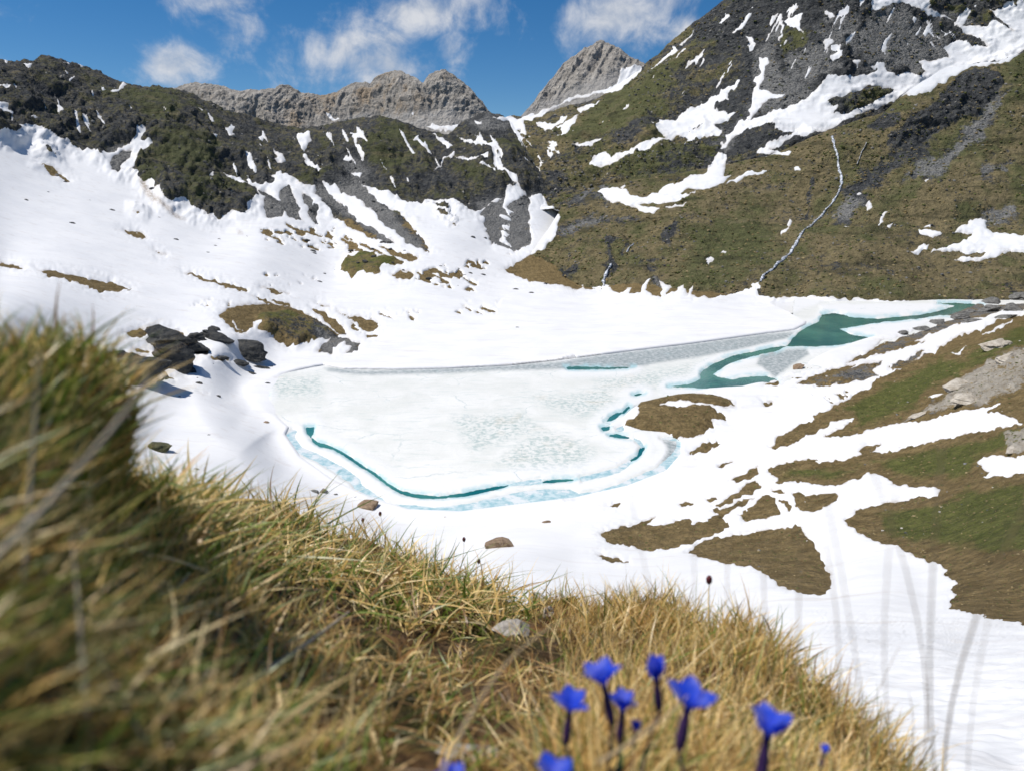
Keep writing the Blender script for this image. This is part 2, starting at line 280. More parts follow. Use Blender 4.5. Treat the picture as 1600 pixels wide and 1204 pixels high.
for p in [
    C7(740, 245, 790, 225, 840, 195, 800, 220, 780, 242), C7(840, 182, 900, 150, 960, 123, 920, 150, 870, 178), C7(665, 392, 700, 373, 722, 373, 690, 392),
    C7(738, 167, 775, 143, 782, 150, 750, 170), C7(395, 300, 440, 270, 500, 262, 460, 280, 420, 290),
    # snow left in the left mountain's gullies and ledges
    C1(820, 655, 870, 655, 930, 640, 965, 640, 968, 670, 940, 685, 900, 670, 860, 665), C1(975, 625, 1000, 618, 992, 637), C1(1040, 410, 1075, 412, 1085, 450, 1070, 458, 1050, 435),
    C1(970, 453, 1000, 453, 995, 470), C1(1195, 465, 1215, 450, 1225, 470, 1215, 485), C1(1245, 505, 1275, 525, 1310, 540, 1312, 560, 1290, 578, 1275, 560, 1280, 545, 1255, 520),
    C1(1370, 460, 1385, 435, 1440, 430, 1430, 460, 1420, 490, 1405, 505, 1395, 480), C1(1405, 540, 1420, 530, 1430, 560, 1460, 590, 1490, 620, 1470, 640, 1440, 610, 1415, 575),
    C1(-300, 240, 0, 235, 50, 235, 90, 228, 60, 247, 30, 258, 0, 258, -300, 270), C1(-40, 315, 30, 318, 35, 335, 70, 348, 60, 358, 20, 355, -40, 345),
    C1(100, 112, 148, 112, 140, 140, 125, 148, 115, 130), C1(15, 104, 45, 106, 30, 124), C1(135, 375, 160, 370, 180, 383, 155, 390), C1(315, 185, 335, 172, 341, 185, 320, 200),
    C1(355, 118, 387, 128, 370, 136), C1(460, 223, 475, 222, 496, 240, 480, 245), C1(505, 240, 540, 232, 570, 208, 598, 208, 580, 230, 550, 245, 520, 248),
    C1(912, 320, 950, 345, 930, 344), C1(290, 118, 322, 116, 318, 126), C1(300, 150, 318, 152, 310, 160),
    C2(310, 440, 345, 440, 380, 430, 370, 465, 355, 490, 380, 520, 395, 550, 370, 562, 355, 520, 340, 480), C2(280, 575, 310, 550, 325, 578, 300, 583), C2(320, 620, 370, 625, 360, 645, 335, 640),
    C2(690, 440, 730, 455, 760, 480, 790, 492, 780, 510, 755, 495, 720, 470), C2(700, 610, 740, 570, 775, 535, 800, 525, 800, 545, 770, 555, 740, 580, 712, 610, 710, 635),
    C2(795, 545, 850, 555, 890, 560, 955, 560, 955, 578, 900, 580, 860, 572, 820, 560),
    C2(800, 450, 850, 462, 880, 465, 900, 460, 885, 435, 920, 455, 950, 480, 990, 500, 1010, 530, 1000, 560, 1020, 600, 1040, 635, 1090, 670, 1090, 695, 1060, 680, 1030, 655, 1000, 640, 990, 615, 985, 580, 970, 550, 960, 500, 930, 485, 880, 480, 840, 480),
    C2(915, 610, 950, 605, 970, 620, 1000, 655, 960, 640), C2(890, 385, 930, 378, 920, 395, 900, 398), C2(0, 540, 18, 545, 8, 572, -10, 570),
    C2(612, 460, 640, 452, 636, 470, 618, 475),
    # saddle and right mountain
    C3(-30, 455, 0, 455, 60, 460, 75, 470, 120, 455, 180, 435, 240, 410, 280, 385, 340, 365, 420, 350, 460, 330, 470, 300, 475, 275, 510, 265, 560, 265, 560, 285, 520, 320, 490, 350, 470, 367, 430, 365, 380, 370, 320, 385, 270, 400, 220, 425, 150, 465, 110, 475, 95, 490, 110, 530, 140, 545, 145, 580, 125, 600, 105, 600, 90, 570, 70, 530, 55, 500, 30, 475, -10, 465),
    C3(140, 480, 200, 488, 240, 470, 262, 450, 260, 475, 230, 500, 205, 520, 175, 515), C3(225, 505, 270, 480, 320, 450, 300, 435, 350, 415, 405, 402, 400, 412, 345, 440, 310, 462, 270, 490, 240, 512),
    C3(290, 580, 330, 575, 370, 560, 405, 540, 400, 560, 370, 580, 340, 600, 300, 592), C3(170, 560, 200, 560, 240, 530, 258, 535, 235, 570, 220, 590, 240, 615, 215, 635, 195, 610, 190, 580),
    C3(85, 630, 130, 630, 150, 650, 165, 682, 150, 672, 130, 645, 100, 642), C3(145, 605, 165, 615, 175, 650, 162, 657, 155, 630),
    C3(360, 630, 380, 620, 420, 605, 440, 625, 500, 600, 550, 575, 620, 550, 660, 545, 620, 535, 612, 510, 625, 480, 650, 465, 690, 470, 710, 450, 730, 430, 760, 430, 800, 410, 830, 385, 860, 375, 890, 350, 920, 330, 950, 318, 935, 345, 905, 365, 900, 395, 870, 405, 850, 410, 850, 430, 900, 440, 938, 428, 920, 455, 880, 475, 850, 490, 855, 505, 880, 515, 870, 535, 830, 540, 790, 550, 760, 550, 715, 578, 740, 552, 700, 542, 640, 562, 590, 590, 530, 602, 480, 627, 430, 652, 390, 662, 362, 652),
    C3(585, 490, 605, 485, 600, 500), C3(965, 140, 985, 145, 1010, 180, 990, 210, 985, 180, 970, 155),
    C3(1020, 230, 1035, 230, 1055, 235, 1045, 270, 1030, 310, 1020, 350, 1080, 370, 1130, 370, 1100, 385, 1060, 395, 1020, 420, 1000, 440, 985, 470, 970, 468, 985, 420, 1000, 370, 1005, 325, 992, 318, 1020, 290),
    C3(1083, 84, 1112, 87, 1101, 168, 1094, 162, 1100, 100), C3(1115, 85, 1165, 70, 1185, 62, 1183, 110, 1202, 162, 1175, 122, 1140, 110),
    C4(0, 480, 30, 475, 60, 460, 110, 440, 170, 420, 240, 395, 270, 360, 300, 335, 340, 295, 390, 305, 440, 300, 490, 295, 520, 285, 505, 260, 520, 250, 550, 250, 570, 290, 600, 300, 650, 290, 680, 310, 720, 290, 700, 260, 680, 240, 740, 240, 800, 230, 800, 205, 785, 185, 850, 160, 900, 190, 960, 187, 900, 152, 850, 120, 820, 90, 780, 70, 740, 70, 700, 55, 650, 25, 620, 10, 600, 20, 560, 30, 500, 55, 500, -40, 700, -40, 730, 40, 800, 70, 850, 100, 900, 100, 960, 110, 970, 80, 1020, 110, 1060, 130, 1020, 95, 980, 65, 950, 50, 1010, 50, 1030, 20, 1060, 15, 1075, 40, 1090, -40, 1600, -60, 1600, 60, 1120, 180, 1080, 215, 1040, 245, 1000, 258, 900, 262, 870, 280, 830, 300, 780, 330, 740, 358, 690, 372, 640, 378, 590, 402, 560, 418, 490, 440, 430, 470, 370, 500, 300, 520, 220, 545, 170, 560, 140, 580, 100, 592, 190, 592, 180, 610, 130, 605, 60, 615, 50, 600, 90, 570, 160, 550, 220, 515, 120, 515, 125, 490, 80, 490, 40, 505, 0, 530),
    C3(860, 600, 880, 560, 920, 500, 960, 470, 1000, 470, 1040, 490, 960, 520, 920, 545, 880, 585),
    C4(395, 160, 435, 133, 430, 160, 400, 192), C4(315, 45, 345, 50, 365, 75, 340, 82), C4(370, 55, 415, 28, 410, 60, 390, 75), C4(455, 10, 475, -5, 465, 37), C4(345, 185, 377, 178, 370, 207, 350, 207),
    C4(335, 225, 380, 203, 382, 230, 345, 244), C4(415, 243, 462, 241, 445, 272), C4(318, 160, 355, 158, 350, 180, 325, 182), C4(770, 130, 808, 135, 795, 146), C4(895, 25, 918, 22, 910, 40),
    C3(590, 285, 620, 260, 660, 225, 690, 178, 696, 200, 670, 235, 630, 268), C3(650, 262, 690, 230, 730, 188, 736, 202, 700, 232), C3(708, 182, 740, 150, 777, 112, 752, 147, 722, 182),
    C3(850, 95, 885, 75, 890, 52, 903, 58, 895, 82, 870, 97), C3(975, 35, 1000, 15, 985, 32), C3(393, 698, 440, 668, 400, 690),
    # lower right slope
    C3(380, 755, 400, 740, 450, 735, 490, 745, 520, 770, 570, 775, 620, 750, 680, 710, 690, 715, 740, 690, 800, 680, 830, 650, 860, 605, 890, 615, 880, 655, 885, 685, 910, 688, 880, 715, 830, 735, 780, 750, 740, 780, 700, 795, 640, 805, 600, 800, 560, 795, 540, 800, 580, 815, 630, 820, 610, 837, 570, 837, 530, 815, 480, 800, 430, 795, 415, 770),
    C3(640, 830, 690, 805, 745, 806, 700, 817), C3(885, 722, 930, 695, 980, 670, 1060, 673, 1000, 684, 950, 702, 910, 717), C3(1098, 912, 1130, 895, 1140, 862, 1152, 868, 1135, 905, 1104, 934),
    C3(808, 1032, 825, 1016, 840, 1025, 822, 1049), C3(870, 995, 885, 986, 882, 1005), C3(1143, 658, 1165, 656, 1182, 670, 1160, 675), C3(475, 735, 495, 728, 490, 745),
    C4(478, 838, 492, 793, 507, 810, 497, 832), C4(523, 888, 545, 853, 565, 843, 552, 872), C4(560, 888, 590, 878, 575, 894), C4(445, 765, 465, 755, 455, 772), C4(395, 893, 420, 887, 405, 900), C4(715, 715, 735, 710, 725, 722),
    C4(685, 903, 705, 893, 760, 898, 787, 915, 740, 930, 690, 922), C4(660, 985, 700, 958, 735, 948, 730, 965, 680, 992), C4(705, 882, 740, 875, 735, 888),
    C4(830, 910, 870, 880, 910, 858, 955, 853, 975, 900, 985, 908, 1040, 910, 1104, 918, 1500, 900, 1500, 960, 1120, 985, 1050, 987, 1000, 1002, 920, 1017, 830, 1012, 880, 995, 910, 990, 860, 975, 800, 980, 740, 980, 790, 960, 850, 950, 890, 930, 900, 912, 860, 907),
]:
    SNOW_OPS.append(('+', p))
for p in [C4(330, 405, 370, 390, 430, 370, 500, 345, 550, 345, 595, 355, 570, 375, 520, 400, 450, 435, 400, 450, 360, 448, 370, 425, 345, 412),
          C3(750, 522, 790, 500, 802, 488, 770, 507), C3(705, 760, 740, 740, 775, 750, 740, 772), C4(860, 995, 900, 985, 960, 985, 940, 1000, 890, 1003)]:
    SNOW_OPS.append(('-', p))

# loose stones and turf melting through: (outline, wavelength in px, threshold)
SPECKLE = [
    (C2(0, 870, 200, 840, 330, 900, 520, 960, 620, 1050, 480, 1080, 250, 1010, 100, 1000, 0, 960), 9, .12),
    (C1(1120, 850, 1330, 840, 1420, 860, 1440, 960, 1250, 1000, 1150, 920), 9, .16),
    (C2(660, 730, 760, 750, 850, 880, 800, 900, 700, 830), 8, .05),
    (C2(600, 1060, 760, 1030, 930, 1110, 930, 1150, 760, 1180, 610, 1140), 9, -.02),
    (C2(780, 1010, 900, 990, 1000, 1010, 980, 1080, 850, 1100), 8, .15),
    (C2(930, 760, 1160, 740, 1180, 900, 1100, 1010, 950, 990), 8, .02),
    (C2(560, 860, 700, 960, 720, 1010, 600, 1000), 8, .1),
    (C5(560, -60, 900, -60, 960, 30, 700, 40), 9, .30),
    (C5(1080, 90, 1360, 110, 1320, 190, 1100, 170), 9, .22), (C5(1400, -20, 1640, -40, 1640, 60, 1500, 60), 9, .1),
    (C6(40, 60, 240, 60, 220, 160, 0, 150), 10, .22), (C6(1380, 470, 1600, 440, 1580, 510, 1400, 520), 9, .1),
    (C5(300, 420, 560, 440, 560, 520, 330, 490), 10, .36), (C3(60, 500, 280, 520, 260, 680, 80, 680), 8, -.05),
    (C5(380, 40, 560, 60, 560, 160, 330, 120), 11, .36), (C7(250, 380, 420, 340, 420, 410, 260, 420), 9, .2),
]


# thin snow left in the gullies: (outline, slant of the fall line, threshold)
STREAK = [
    (C2(0, 430, 300, 400, 460, 380, 700, 440, 820, 560, 700, 740, 560, 740, 340, 660, 0, 600), .55, .40),
    (C1(300, 300, 900, 300, 1300, 420, 1300, 640, 980, 620, 700, 480, 400, 500), .55, .47), (C1(-100, 120, 300, 110, 480, 230, 400, 480, 180, 420, -100, 440), .3, .45),
    (C4(90, 20, 480, -20, 900, 20, 960, 120, 760, 150, 560, 250, 330, 320, 120, 380, 20, 300), -.45, .36),
    (C3(500, 320, 760, 120, 960, 20, 1080, 60, 980, 330, 720, 420), -.7, .42), (C3(160, 480, 420, 400, 560, 330, 520, 500, 300, 620), -.9, .40),
    (C4(560, 60, 900, 60, 960, 180, 760, 230), .8, .42), (C2(820, 420, 1010, 420, 1060, 680, 940, 640), .4, .35),
]


def snow_sd(X, Y, ax, ay):
    """signed distance in px to the snow outline for grid vertices"""
    q = np.stack([X / 9.0, Y / 9.0, 0 * X], -1)
    q2 = np.stack([X / 4.2, Y / 4.2, 0 * X + 5], -1)
    wx = X + 3.2 * vnoise(q) + 2.0 * vnoise(q2)
    wy = Y + 2.4 * vnoise(q + 31.7) + 1.5 * vnoise(q2 + 11.1)
    sd = np.full(X.shape, -60.0)
    for op, p in SNOW_OPS:
        d = poly_sd(wx, wy, p, 40.0 if len(p) < 150 else 60.0)
        sd = np.maximum(sd, d) if op == '+' else np.minimum(sd, -d)
    for p, sl, th in STREAK:
        d = poly_sd(X, Y, p, 30.0)
        if (d > -15).any() and len(SNOW_OPS) > 20:
            m = d > -6
            x_, y_ = X[m], Y[m]
            v = fbm(np.stack([(x_ - sl * y_) / 9.0, (y_ + sl * x_) / 46.0, 0 * x_ + th * 40], -1), 3, .55)
            v2 = vnoise(np.stack([x_ / 40.0, y_ / 30.0, 0 * x_ + 2.2], -1))
            sd[m] = np.maximum(sd[m], (v + .18 * v2 - th - (1 - sstep(d[m], -4, 14)) * .6) * 16.0)
    for p, wl, th in SPECKLE:
        d = poly_sd(X, Y, p, 20.0)
        if (d > -15).any():
            m = d > -16
            x_, y_ = X[m], Y[m]
            v = fbm(np.stack([(x_ * .85 + y_ * .5) / (wl * 1.5), (y_ - .45 * x_) / (wl * .62), 0 * x_ + wl], -1), 3, .6)
            sd[m] = np.minimum(sd[m], (th + (1 - sstep(d[m], -6, 16)) * 0.9 - v) * 45.0)
    return sd


LAKE = PX(385, 612, 400, 598, 440, 582, 505, 570, 540, 576, 620, 577, 700, 575, 800, 570, 868, 563, 914, 557, 967, 550, 1025, 543, 1082, 536, 1140, 528, 1197, 520, 1240, 515, 1256, 507, 1260, 468, 1300, 466, 1480, 460, 1620, 455, 1620, 470,
          1530, 474, 1505, 486, 1440, 510, 1370, 530, 1300, 552, 1250, 575, 1215, 596, 1160, 608, 1110, 610, 1060, 613, 1000, 625, 985, 640, 968, 655, 975, 668, 1000, 676, 1040, 680, 1062, 692,
          1062, 710, 1040, 735, 980, 758, 900, 776, 800, 788, 720, 798, 640, 795, 580, 776, 520, 747, 470, 712, 448, 680, 455, 668, 430, 650, 400, 632)


# ------------------------------------------------------------------ surfaces from control points
class Surf:
    """log distance over the view, interpolated through (px, py, Y) control points"""
    def __init__(self, pts, lake=False):
        a = np.array(pts, float)
        self.c = a[:, :2] / 100.0
        t = np.log(a[:, 2] / ray(a[:, 0], a[:, 1])[:, 1])
        n = len(a)
        K = np.linalg.norm(self.c[:, None] - self.c[None], axis=-1)
        K = np.sqrt(K * K + 0.04)
        A = np.zeros((n + 3, n + 3))
        A[:n, :n] = K + 1e-4 * np.eye(n)
        A[:n, n] = 1; A[:n, n + 1:] = self.c
        A[n, :n] = 1; A[n + 1:, :n] = self.c.T
        self.w = np.linalg.solve(A, np.concatenate([t, [0, 0, 0]]))
        self.lake = lake

    def t(self, X, Y):
        x = X / 100.0; y = Y / 100.0
        n = len(self.c)
        s = self.w[n] + self.w[n + 1] * x + self.w[n + 2] * y
        for i in range(n):
            s = s + self.w[i] * np.sqrt((x - self.c[i, 0]) ** 2 + (y - self.c[i, 1]) ** 2 + 0.04)
        if self.lake:
            sd = poly_sd(X, Y, LAKE, 90.0)
            sd = sd + 5.0 * sstep(Y, 590, 640) * sstep(sd, -60, -10)
            dz = ray(X, Y)[..., 2]
            lt = np.log(np.where(dz < -0.03, (CAMZ - 0.3) / np.maximum(-dz, 0.03), 2600))
            k = sstep(-sd, 2, 85)
            s = np.where(sd > -88, lt + (s - lt) * k, s)
            # the bed drops away inside the lake
            deep = np.log(np.where(dz < -0.03, (CAMZ + 2.5) / np.maximum(-dz, 0.03), 2600))
            g = sstep(X, 500, 400)
            g = g * sstep(lin([(380, 690), (450, 650), (520, 600), (870, 585), (1000, 550), (1180, 500)], X) - Y, -25, 10)
            a = sstep(sd, 0, 8); b = sstep(sd, 4, 60) * .5
            s = np.where(sd > 0, lt + (deep - lt) * (a + (b - a) * g), s)
        return np.exp(s)


def P(px, py, t):
    return np.array([0, 0, CAMZ]) + ray(px, py) * np.asarray(t)[..., None]


def lin(pts, x):
    a = np.array(pts, float)
    return np.interp(x, a[:, 0], a[:, 1])


def lakeY(px, py, z=0.3):
    d = ray(px, py)
    return (px, py, (CAMZ - z) / -d[2] * d[1])


col0 = scene.collection


def make_mesh(name, V, F, mat, attrs=None, parent=None, smooth=True, link=True):
    me = bpy.data.meshes.new(name)
    V = np.asarray(V, np.float32); F = np.asarray(F, np.int32)
    k = F.shape[1]
    me.vertices.add(len(V)); me.vertices.foreach_set('co', V.ravel())
    me.loops.add(F.size); me.loops.foreach_set('vertex_index', F.ravel())
    me.polygons.add(len(F)); me.polygons.foreach_set('loop_start', np.arange(0, F.size, k, dtype=np.int32))
    me.polygons.foreach_set('use_smooth', np.full(len(F), smooth))
    me.update(calc_edges=True)
    if attrs:
        for an, av in attrs.items():
            at = me.attributes.new(an, 'FLOAT_COLOR', 'POINT')
            c = np.ones((len(V), 4), np.float32); c[:, :3] = av
            at.data.foreach_set('color', c.ravel())
    if mat:
        me.materials.append(mat)
    ob = bpy.data.objects.new(name, me)
    if link:
        col0.objects.link(ob)
    if parent:
        ob.parent = parent
    return ob


def tag(o, label=None, cat=None, group=None, kind=None):
    if label: o['label'] = label
    if cat: o['category'] = cat
    if group: o['group'] = group
    if kind: o['kind'] = kind
    return o


def compact(V, F, attrs=None):
    used = np.unique(F)
    remap = np.full(len(V), -1, np.int64); remap[used] = np.arange(len(used))
    return V[used], remap[F], ({k: a[used] for k, a in attrs.items()} if attrs else None)


def components(F, nv):
    lab = np.arange(nv)
    while True:
        m = lab[F].min(1)
        new = lab.copy()
        for c in range(F.shape[1]):
            np.minimum.at(new, F[:, c], m)
        new = new[new]; new = new[new]
        if (new == lab).all():
            return lab[F[:, 0]]
        lab = new


# ------------------------------------------------------------------ materials
def new_mat(name):
    m = bpy.data.materials.new(name); m.use_nodes = True
    return m, NT(m.node_tree)


def finish(nt, color, rough, bump=None, strength=0.5, dist=1.0, spec=0.3, extra=None):
    ins = {'Base Color': color, 'Roughness': rough, 'Specular IOR Level': spec}
    if bump is not None:
        b = nt.n('ShaderNodeBump', {'Strength': strength, 'Distance': dist, 'Height': bump})
        ins['Normal'] = b.outputs[0]
    if extra: ins.update(extra)
    bs = nt.n('ShaderNodeBsdfPrincipled', ins)
    nt.n('ShaderNodeOutputMaterial', {'Surface': bs.outputs[0]})
    return bs


def terrain_material(name, scale=1.0, grass_cols=None, rock_cols=None, light=None, streak=1.0):
    """zone: R = turf cover, G = green against straw, B = dark rock .. scree .. pale limestone"""
    m, nt = new_mat(name)
    at = nt.n('ShaderNodeAttribute', attribute_name='zone')
    sp = nt.n('ShaderNodeSeparateColor', {0: at.outputs['Color']})
    R, G, B = sp.outputs[0], sp.outputs[1], sp.outputs[2]
    pos = nt.n('ShaderNodeNewGeometry').outputs['Position']
    s = scale
    na = nt.noise(pos, 0.035 * s, 9, 0.66)
    nb = nt.noise(pos, 0.16 * s, 7, 0.68)
    nc = nt.noise(pos, 0.012 * s, 5, 0.6)
    nd = nt.noise(pos, 0.7 * s, 8, 0.68)
    r0, r1 = rock_cols or (rgb(0.056, 0.061, 0.067), rgb(0.190, 0.192, 0.187))
    rock = nt.mix(nt.ramp(nb, 0.30, 0.70), r0, r1)
    jit = nt.n('ShaderNodeVectorMath', {0: pos, 1: nt.n('ShaderNodeVectorMath', {0: nt.n('ShaderNodeTexNoise', {'Vector': pos, 'Scale': .08 * s, 'Detail': 4.0}).outputs[1], 3: 14.0 / s}, operation='SCALE').outputs[0]}, operation='ADD').outputs[0]
    vor = nt.n('ShaderNodeTexVoronoi', {'Vector': nt.n('ShaderNodeVectorMath', {0: jit, 1: (1.0, 1.0, 1.7)}, operation='MULTIPLY').outputs[0], 'Scale': 0.17 * s, 'Detail': 2.0, 'Roughness': .6})
    rock = nt.mix(nt.ramp(nd, 0.46, 0.76, 0.0, 0.5), rock, rgb(0.15, 0.148, 0.135))
    rock = nt.mix(nt.ramp(vor.outputs['Distance'], 0.42, 0.90, 0.0, 0.55), rock, rgb(0.022, 0.024, 0.027))
    scree = nt.mix(nt.ramp(nd, .3, .7), rgb(0.115, 0.115, 0.112), rgb(0.31, 0.305, 0.29))
    lime = nt.mix(nt.ramp(nb, 0.25, 0.75), light[0] if light else rgb(0.30, 0.26, 0.20), light[1] if light else rgb(0.60, 0.56, 0.49))
    rk = nt.mix(nt.ramp(nt.math('ADD', B, nt.math('ADD', nt.math('MULTIPLY', nt.math('SUBTRACT', na, 0.5), 0.9), nt.math('MULTIPLY', nt.math('SUBTRACT', nd, 0.5), 0.7))), 0.20, 0.52), rock, scree)
    rk = nt.mix(nt.ramp(nt.math('ADD', B, nt.math('MULTIPLY', nt.math('SUBTRACT', nb, 0.5), 0.5)), 0.55, 0.85), rk, lime)
    g = grass_cols or (rgb(0.115, 0.100, 0.060), rgb(0.20, 0.170, 0.105), rgb(0.062, 0.074, 0.034), rgb(0.115, 0.124, 0.060))
    straw = nt.mix(nt.ramp(nb, 0.3, 0.72), g[0], g[1])
    green = nt.mix(nt.ramp(nb, 0.3, 0.72), g[2], g[3])
    gf = nt.math('ADD', G, nt.math('MULTIPLY', nt.math('SUBTRACT', na, 0.5), 1.7))
    turf = nt.mix(nt.ramp(gf, 0.25, 0.75), straw, green)
    turf = nt.mix(nt.ramp(nd, 0.34, 0.56, 0.60, 0.0), turf, rgb(0.045, 0.042, 0.024))
    turf = nt.mix(nt.ramp(nt.noise(pos, 2.6 * s, 6, .7), 0.52, 0.68, 0.0, 0.55), turf, rgb(0.25, 0.205, 0.115))
    stv = nt.n('ShaderNodeMapping', {'Vector': pos, 'Rotation': (0, -0.70, 0), 'Scale': (0.012 * s, 0.03 * s, 0.11 * s)}).outputs[0]
    nst = nt.noise(stv, 1.0, 8, 0.7, 0.3)
    turf = nt.mix(nt.ramp(nst, 0.50, 0.64, 0.0, 0.65 * streak), turf, rgb(0.045, 0.044, 0.026))
    turf = nt.mix(nt.ramp(nst, 0.46, 0.34, 0.0, 0.55 * streak), turf, rgb(0.20, 0.165, 0.10))
    tf = nt.math('ADD', R, nt.math('ADD', nt.math('MULTIPLY', nt.math('SUBTRACT', na, 0.5), 1.0), nt.math('ADD', nt.math('MULTIPLY', nt.math('SUBTRACT', nb, 0.5), 1.3), nt.math('MULTIPLY', nt.math('SUBTRACT', nd, 0.5), 0.8))))
    colr = nt.mix(nt.ramp(tf, 0.38, 0.62), rk, turf)
    h = nt.math('ADD', nt.math('MULTIPLY', nb, 5.0 / s), nt.math('MULTIPLY', nd, 1.8 / s))
    h = nt.math('SUBTRACT', h, nt.math('MULTIPLY', vor.outputs['Distance'], nt.math('MULTIPLY', nt.math('SUBTRACT', 1.0, R), 3.5 / s)))
    finish(nt, colr, 0.92, h, 0.9, 1.0, 0.12)
    return m


def snow_material(name, near=False):
    m, nt = new_mat(name)
    pos = nt.n('ShaderNodeNewGeometry').outputs['Position']
    at = nt.n('ShaderNodeAttribute', attribute_name='zone')
    dirt = nt.n('ShaderNodeSeparateColor', {0: at.outputs['Color']}).outputs[0]
    n = nt.noise(pos, 0.05, 6, 0.6)
    f = nt.noise(pos, 0.7, 5, 0.6)
    st = nt.n('ShaderNodeVectorMath', {0: pos, 1: (0.05, 0.22, 0.5)}, operation='MULTIPLY').outputs[0]
    sk = nt.noise(st, 1.0, 5, 0.65)
    c = nt.mix(nt.ramp(n, 0.3, 0.7), rgb(0.73, 0.735, 0.745), rgb(0.80, 0.80, 0.80))
    c = nt.mix(nt.ramp(sk, 0.52, 0.76, 0.0, 0.38), c, rgb(0.54, 0.49, 0.45))
    c = nt.mix(nt.math('MULTIPLY', dirt, nt.ramp(f, 0.25, 0.65)), c, rgb(0.30, 0.23, 0.16))
    finish(nt, c, 0.55, nt.math('ADD', nt.math('MULTIPLY', f, 0.2), nt.math('MULTIPLY', sk, 0.5)), 0.22, 1.0, 0.2)
    return m


MAT_VALLEY = terrain_material('valley_turf', 1.6, (rgb(0.150, 0.106, 0.046), rgb(0.31, 0.225, 0.105), rgb(0.078, 0.094, 0.022), rgb(0.165, 0.172, 0.050)), streak=0.12)
MAT_LEFT = terrain_material('dark_schist')
MAT_RIGHT = terrain_material('alpine_slope', 1.0, (rgb(0.150, 0.126, 0.066), rgb(0.275, 0.220, 0.120), rgb(0.082, 0.092, 0.038), rgb(0.145, 0.150, 0.064)))
MAT_SNOW = snow_material('old_snow')


def limestone_material(name, warm):
    m, nt = new_mat(name)
    pos = nt.n('ShaderNodeNewGeometry').outputs['Position']
    sq = nt.n('ShaderNodeVectorMath', {0: pos, 1: (0.05, 0.05, 0.012)}, operation='MULTIPLY').outputs[0]
    a = nt.noise(sq, 1.0, 9, 0.66, 0.4)
    b = nt.noise(pos, 0.09, 8, 0.68)
    c = nt.noise(pos, 0.010, 4, 0.6)
    zb = nt.n('ShaderNodeAttribute', attribute_name='zone')
    jit = nt.n('ShaderNodeVectorMath', {0: pos, 1: nt.n('ShaderNodeVectorMath', {0: nt.n('ShaderNodeTexNoise', {'Vector': pos, 'Scale': .05, 'Detail': 4.0}).outputs[1], 3: 22.0}, operation='SCALE').outputs[0]}, operation='ADD').outputs[0]
    vor = nt.n('ShaderNodeTexVoronoi', {'Vector': nt.n('ShaderNodeVectorMath', {0: jit, 1: (1.0, 1.0, 0.35)}, operation='MULTIPLY').outputs[0], 'Scale': 0.075, 'Detail': 3.0, 'Roughness': .65}).outputs['Distance']
    strata = nt.noise(nt.n('ShaderNodeVectorMath', {0: jit, 1: (0.008, 0.008, 0.16)}, operation='MULTIPLY').outputs[0], 1.0, 6, .65)
    B = nt.n('ShaderNodeSeparateColor', {0: zb.outputs['Color']}).outputs[2]
    base = nt.mix(nt.ramp(a, 0.30, 0.72), rgb(0.33, 0.305, 0.27), rgb(0.66, 0.62, 0.56))
    base = nt.mix(nt.ramp(nt.math('ADD', c, nt.math('MULTIPLY', nt.math('SUBTRACT', a, .5), .6)), 0.54, 0.70, 0.0, warm), base, rgb(0.42, 0.28, 0.14))
    pale = nt.mix(b, rgb(0.44, 0.42, 0.39), rgb(0.60, 0.58, 0.55))
    base = nt.mix(nt.ramp(nt.math('ADD', B, nt.math('MULTIPLY', nt.math('SUBTRACT', b, .5), .9)), 0.35, 0.75), base, pale)
    base = nt.mix(nt.ramp(b, 0.30, 0.46, 0.5, 0.0), base, rgb(0.11, 0.10, 0.095))
    base = nt.mix(nt.ramp(vor, 0.50, 0.95, 0.0, 0.45), base, rgb(0.12, 0.11, 0.10))
    base = nt.mix(nt.ramp(strata, 0.52, 0.66, 0.0, 0.35), base, rgb(0.22, 0.20, 0.17))
    hh = nt.math('SUBTRACT', nt.math('ADD', nt.math('MULTIPLY', b, 5.0), nt.math('MULTIPLY', a, 9.0)), nt.math('ADD', nt.math('MULTIPLY', vor, 7.0), nt.math('MULTIPLY', strata, 5.0)))
    finish(nt, base, 0.93, hh, 0.6, 1.0, 0.15)
    return m


MAT_CLIFF = limestone_material('banded_limestone', 0.7)
MAT_PEAK = limestone_material('pale_limestone', 0.15)


# ------------------------------------------------------------------ terrain pieces
def soft(X, Y, polys, w=14.0, jitter=10.0):
    q = np.stack([X / 22.0, Y / 22.0, 0 * X + 3.3], -1)
    wx = X + jitter * fbm(q, 3); wy = Y + jitter * fbm(q + 9.1, 3)
    o = np.full(X.shape, -60.0)
    for p in polys:
        o = np.maximum(o, poly_sd(wx, wy, p, 50.0))
    return sstep(o, -w, w)


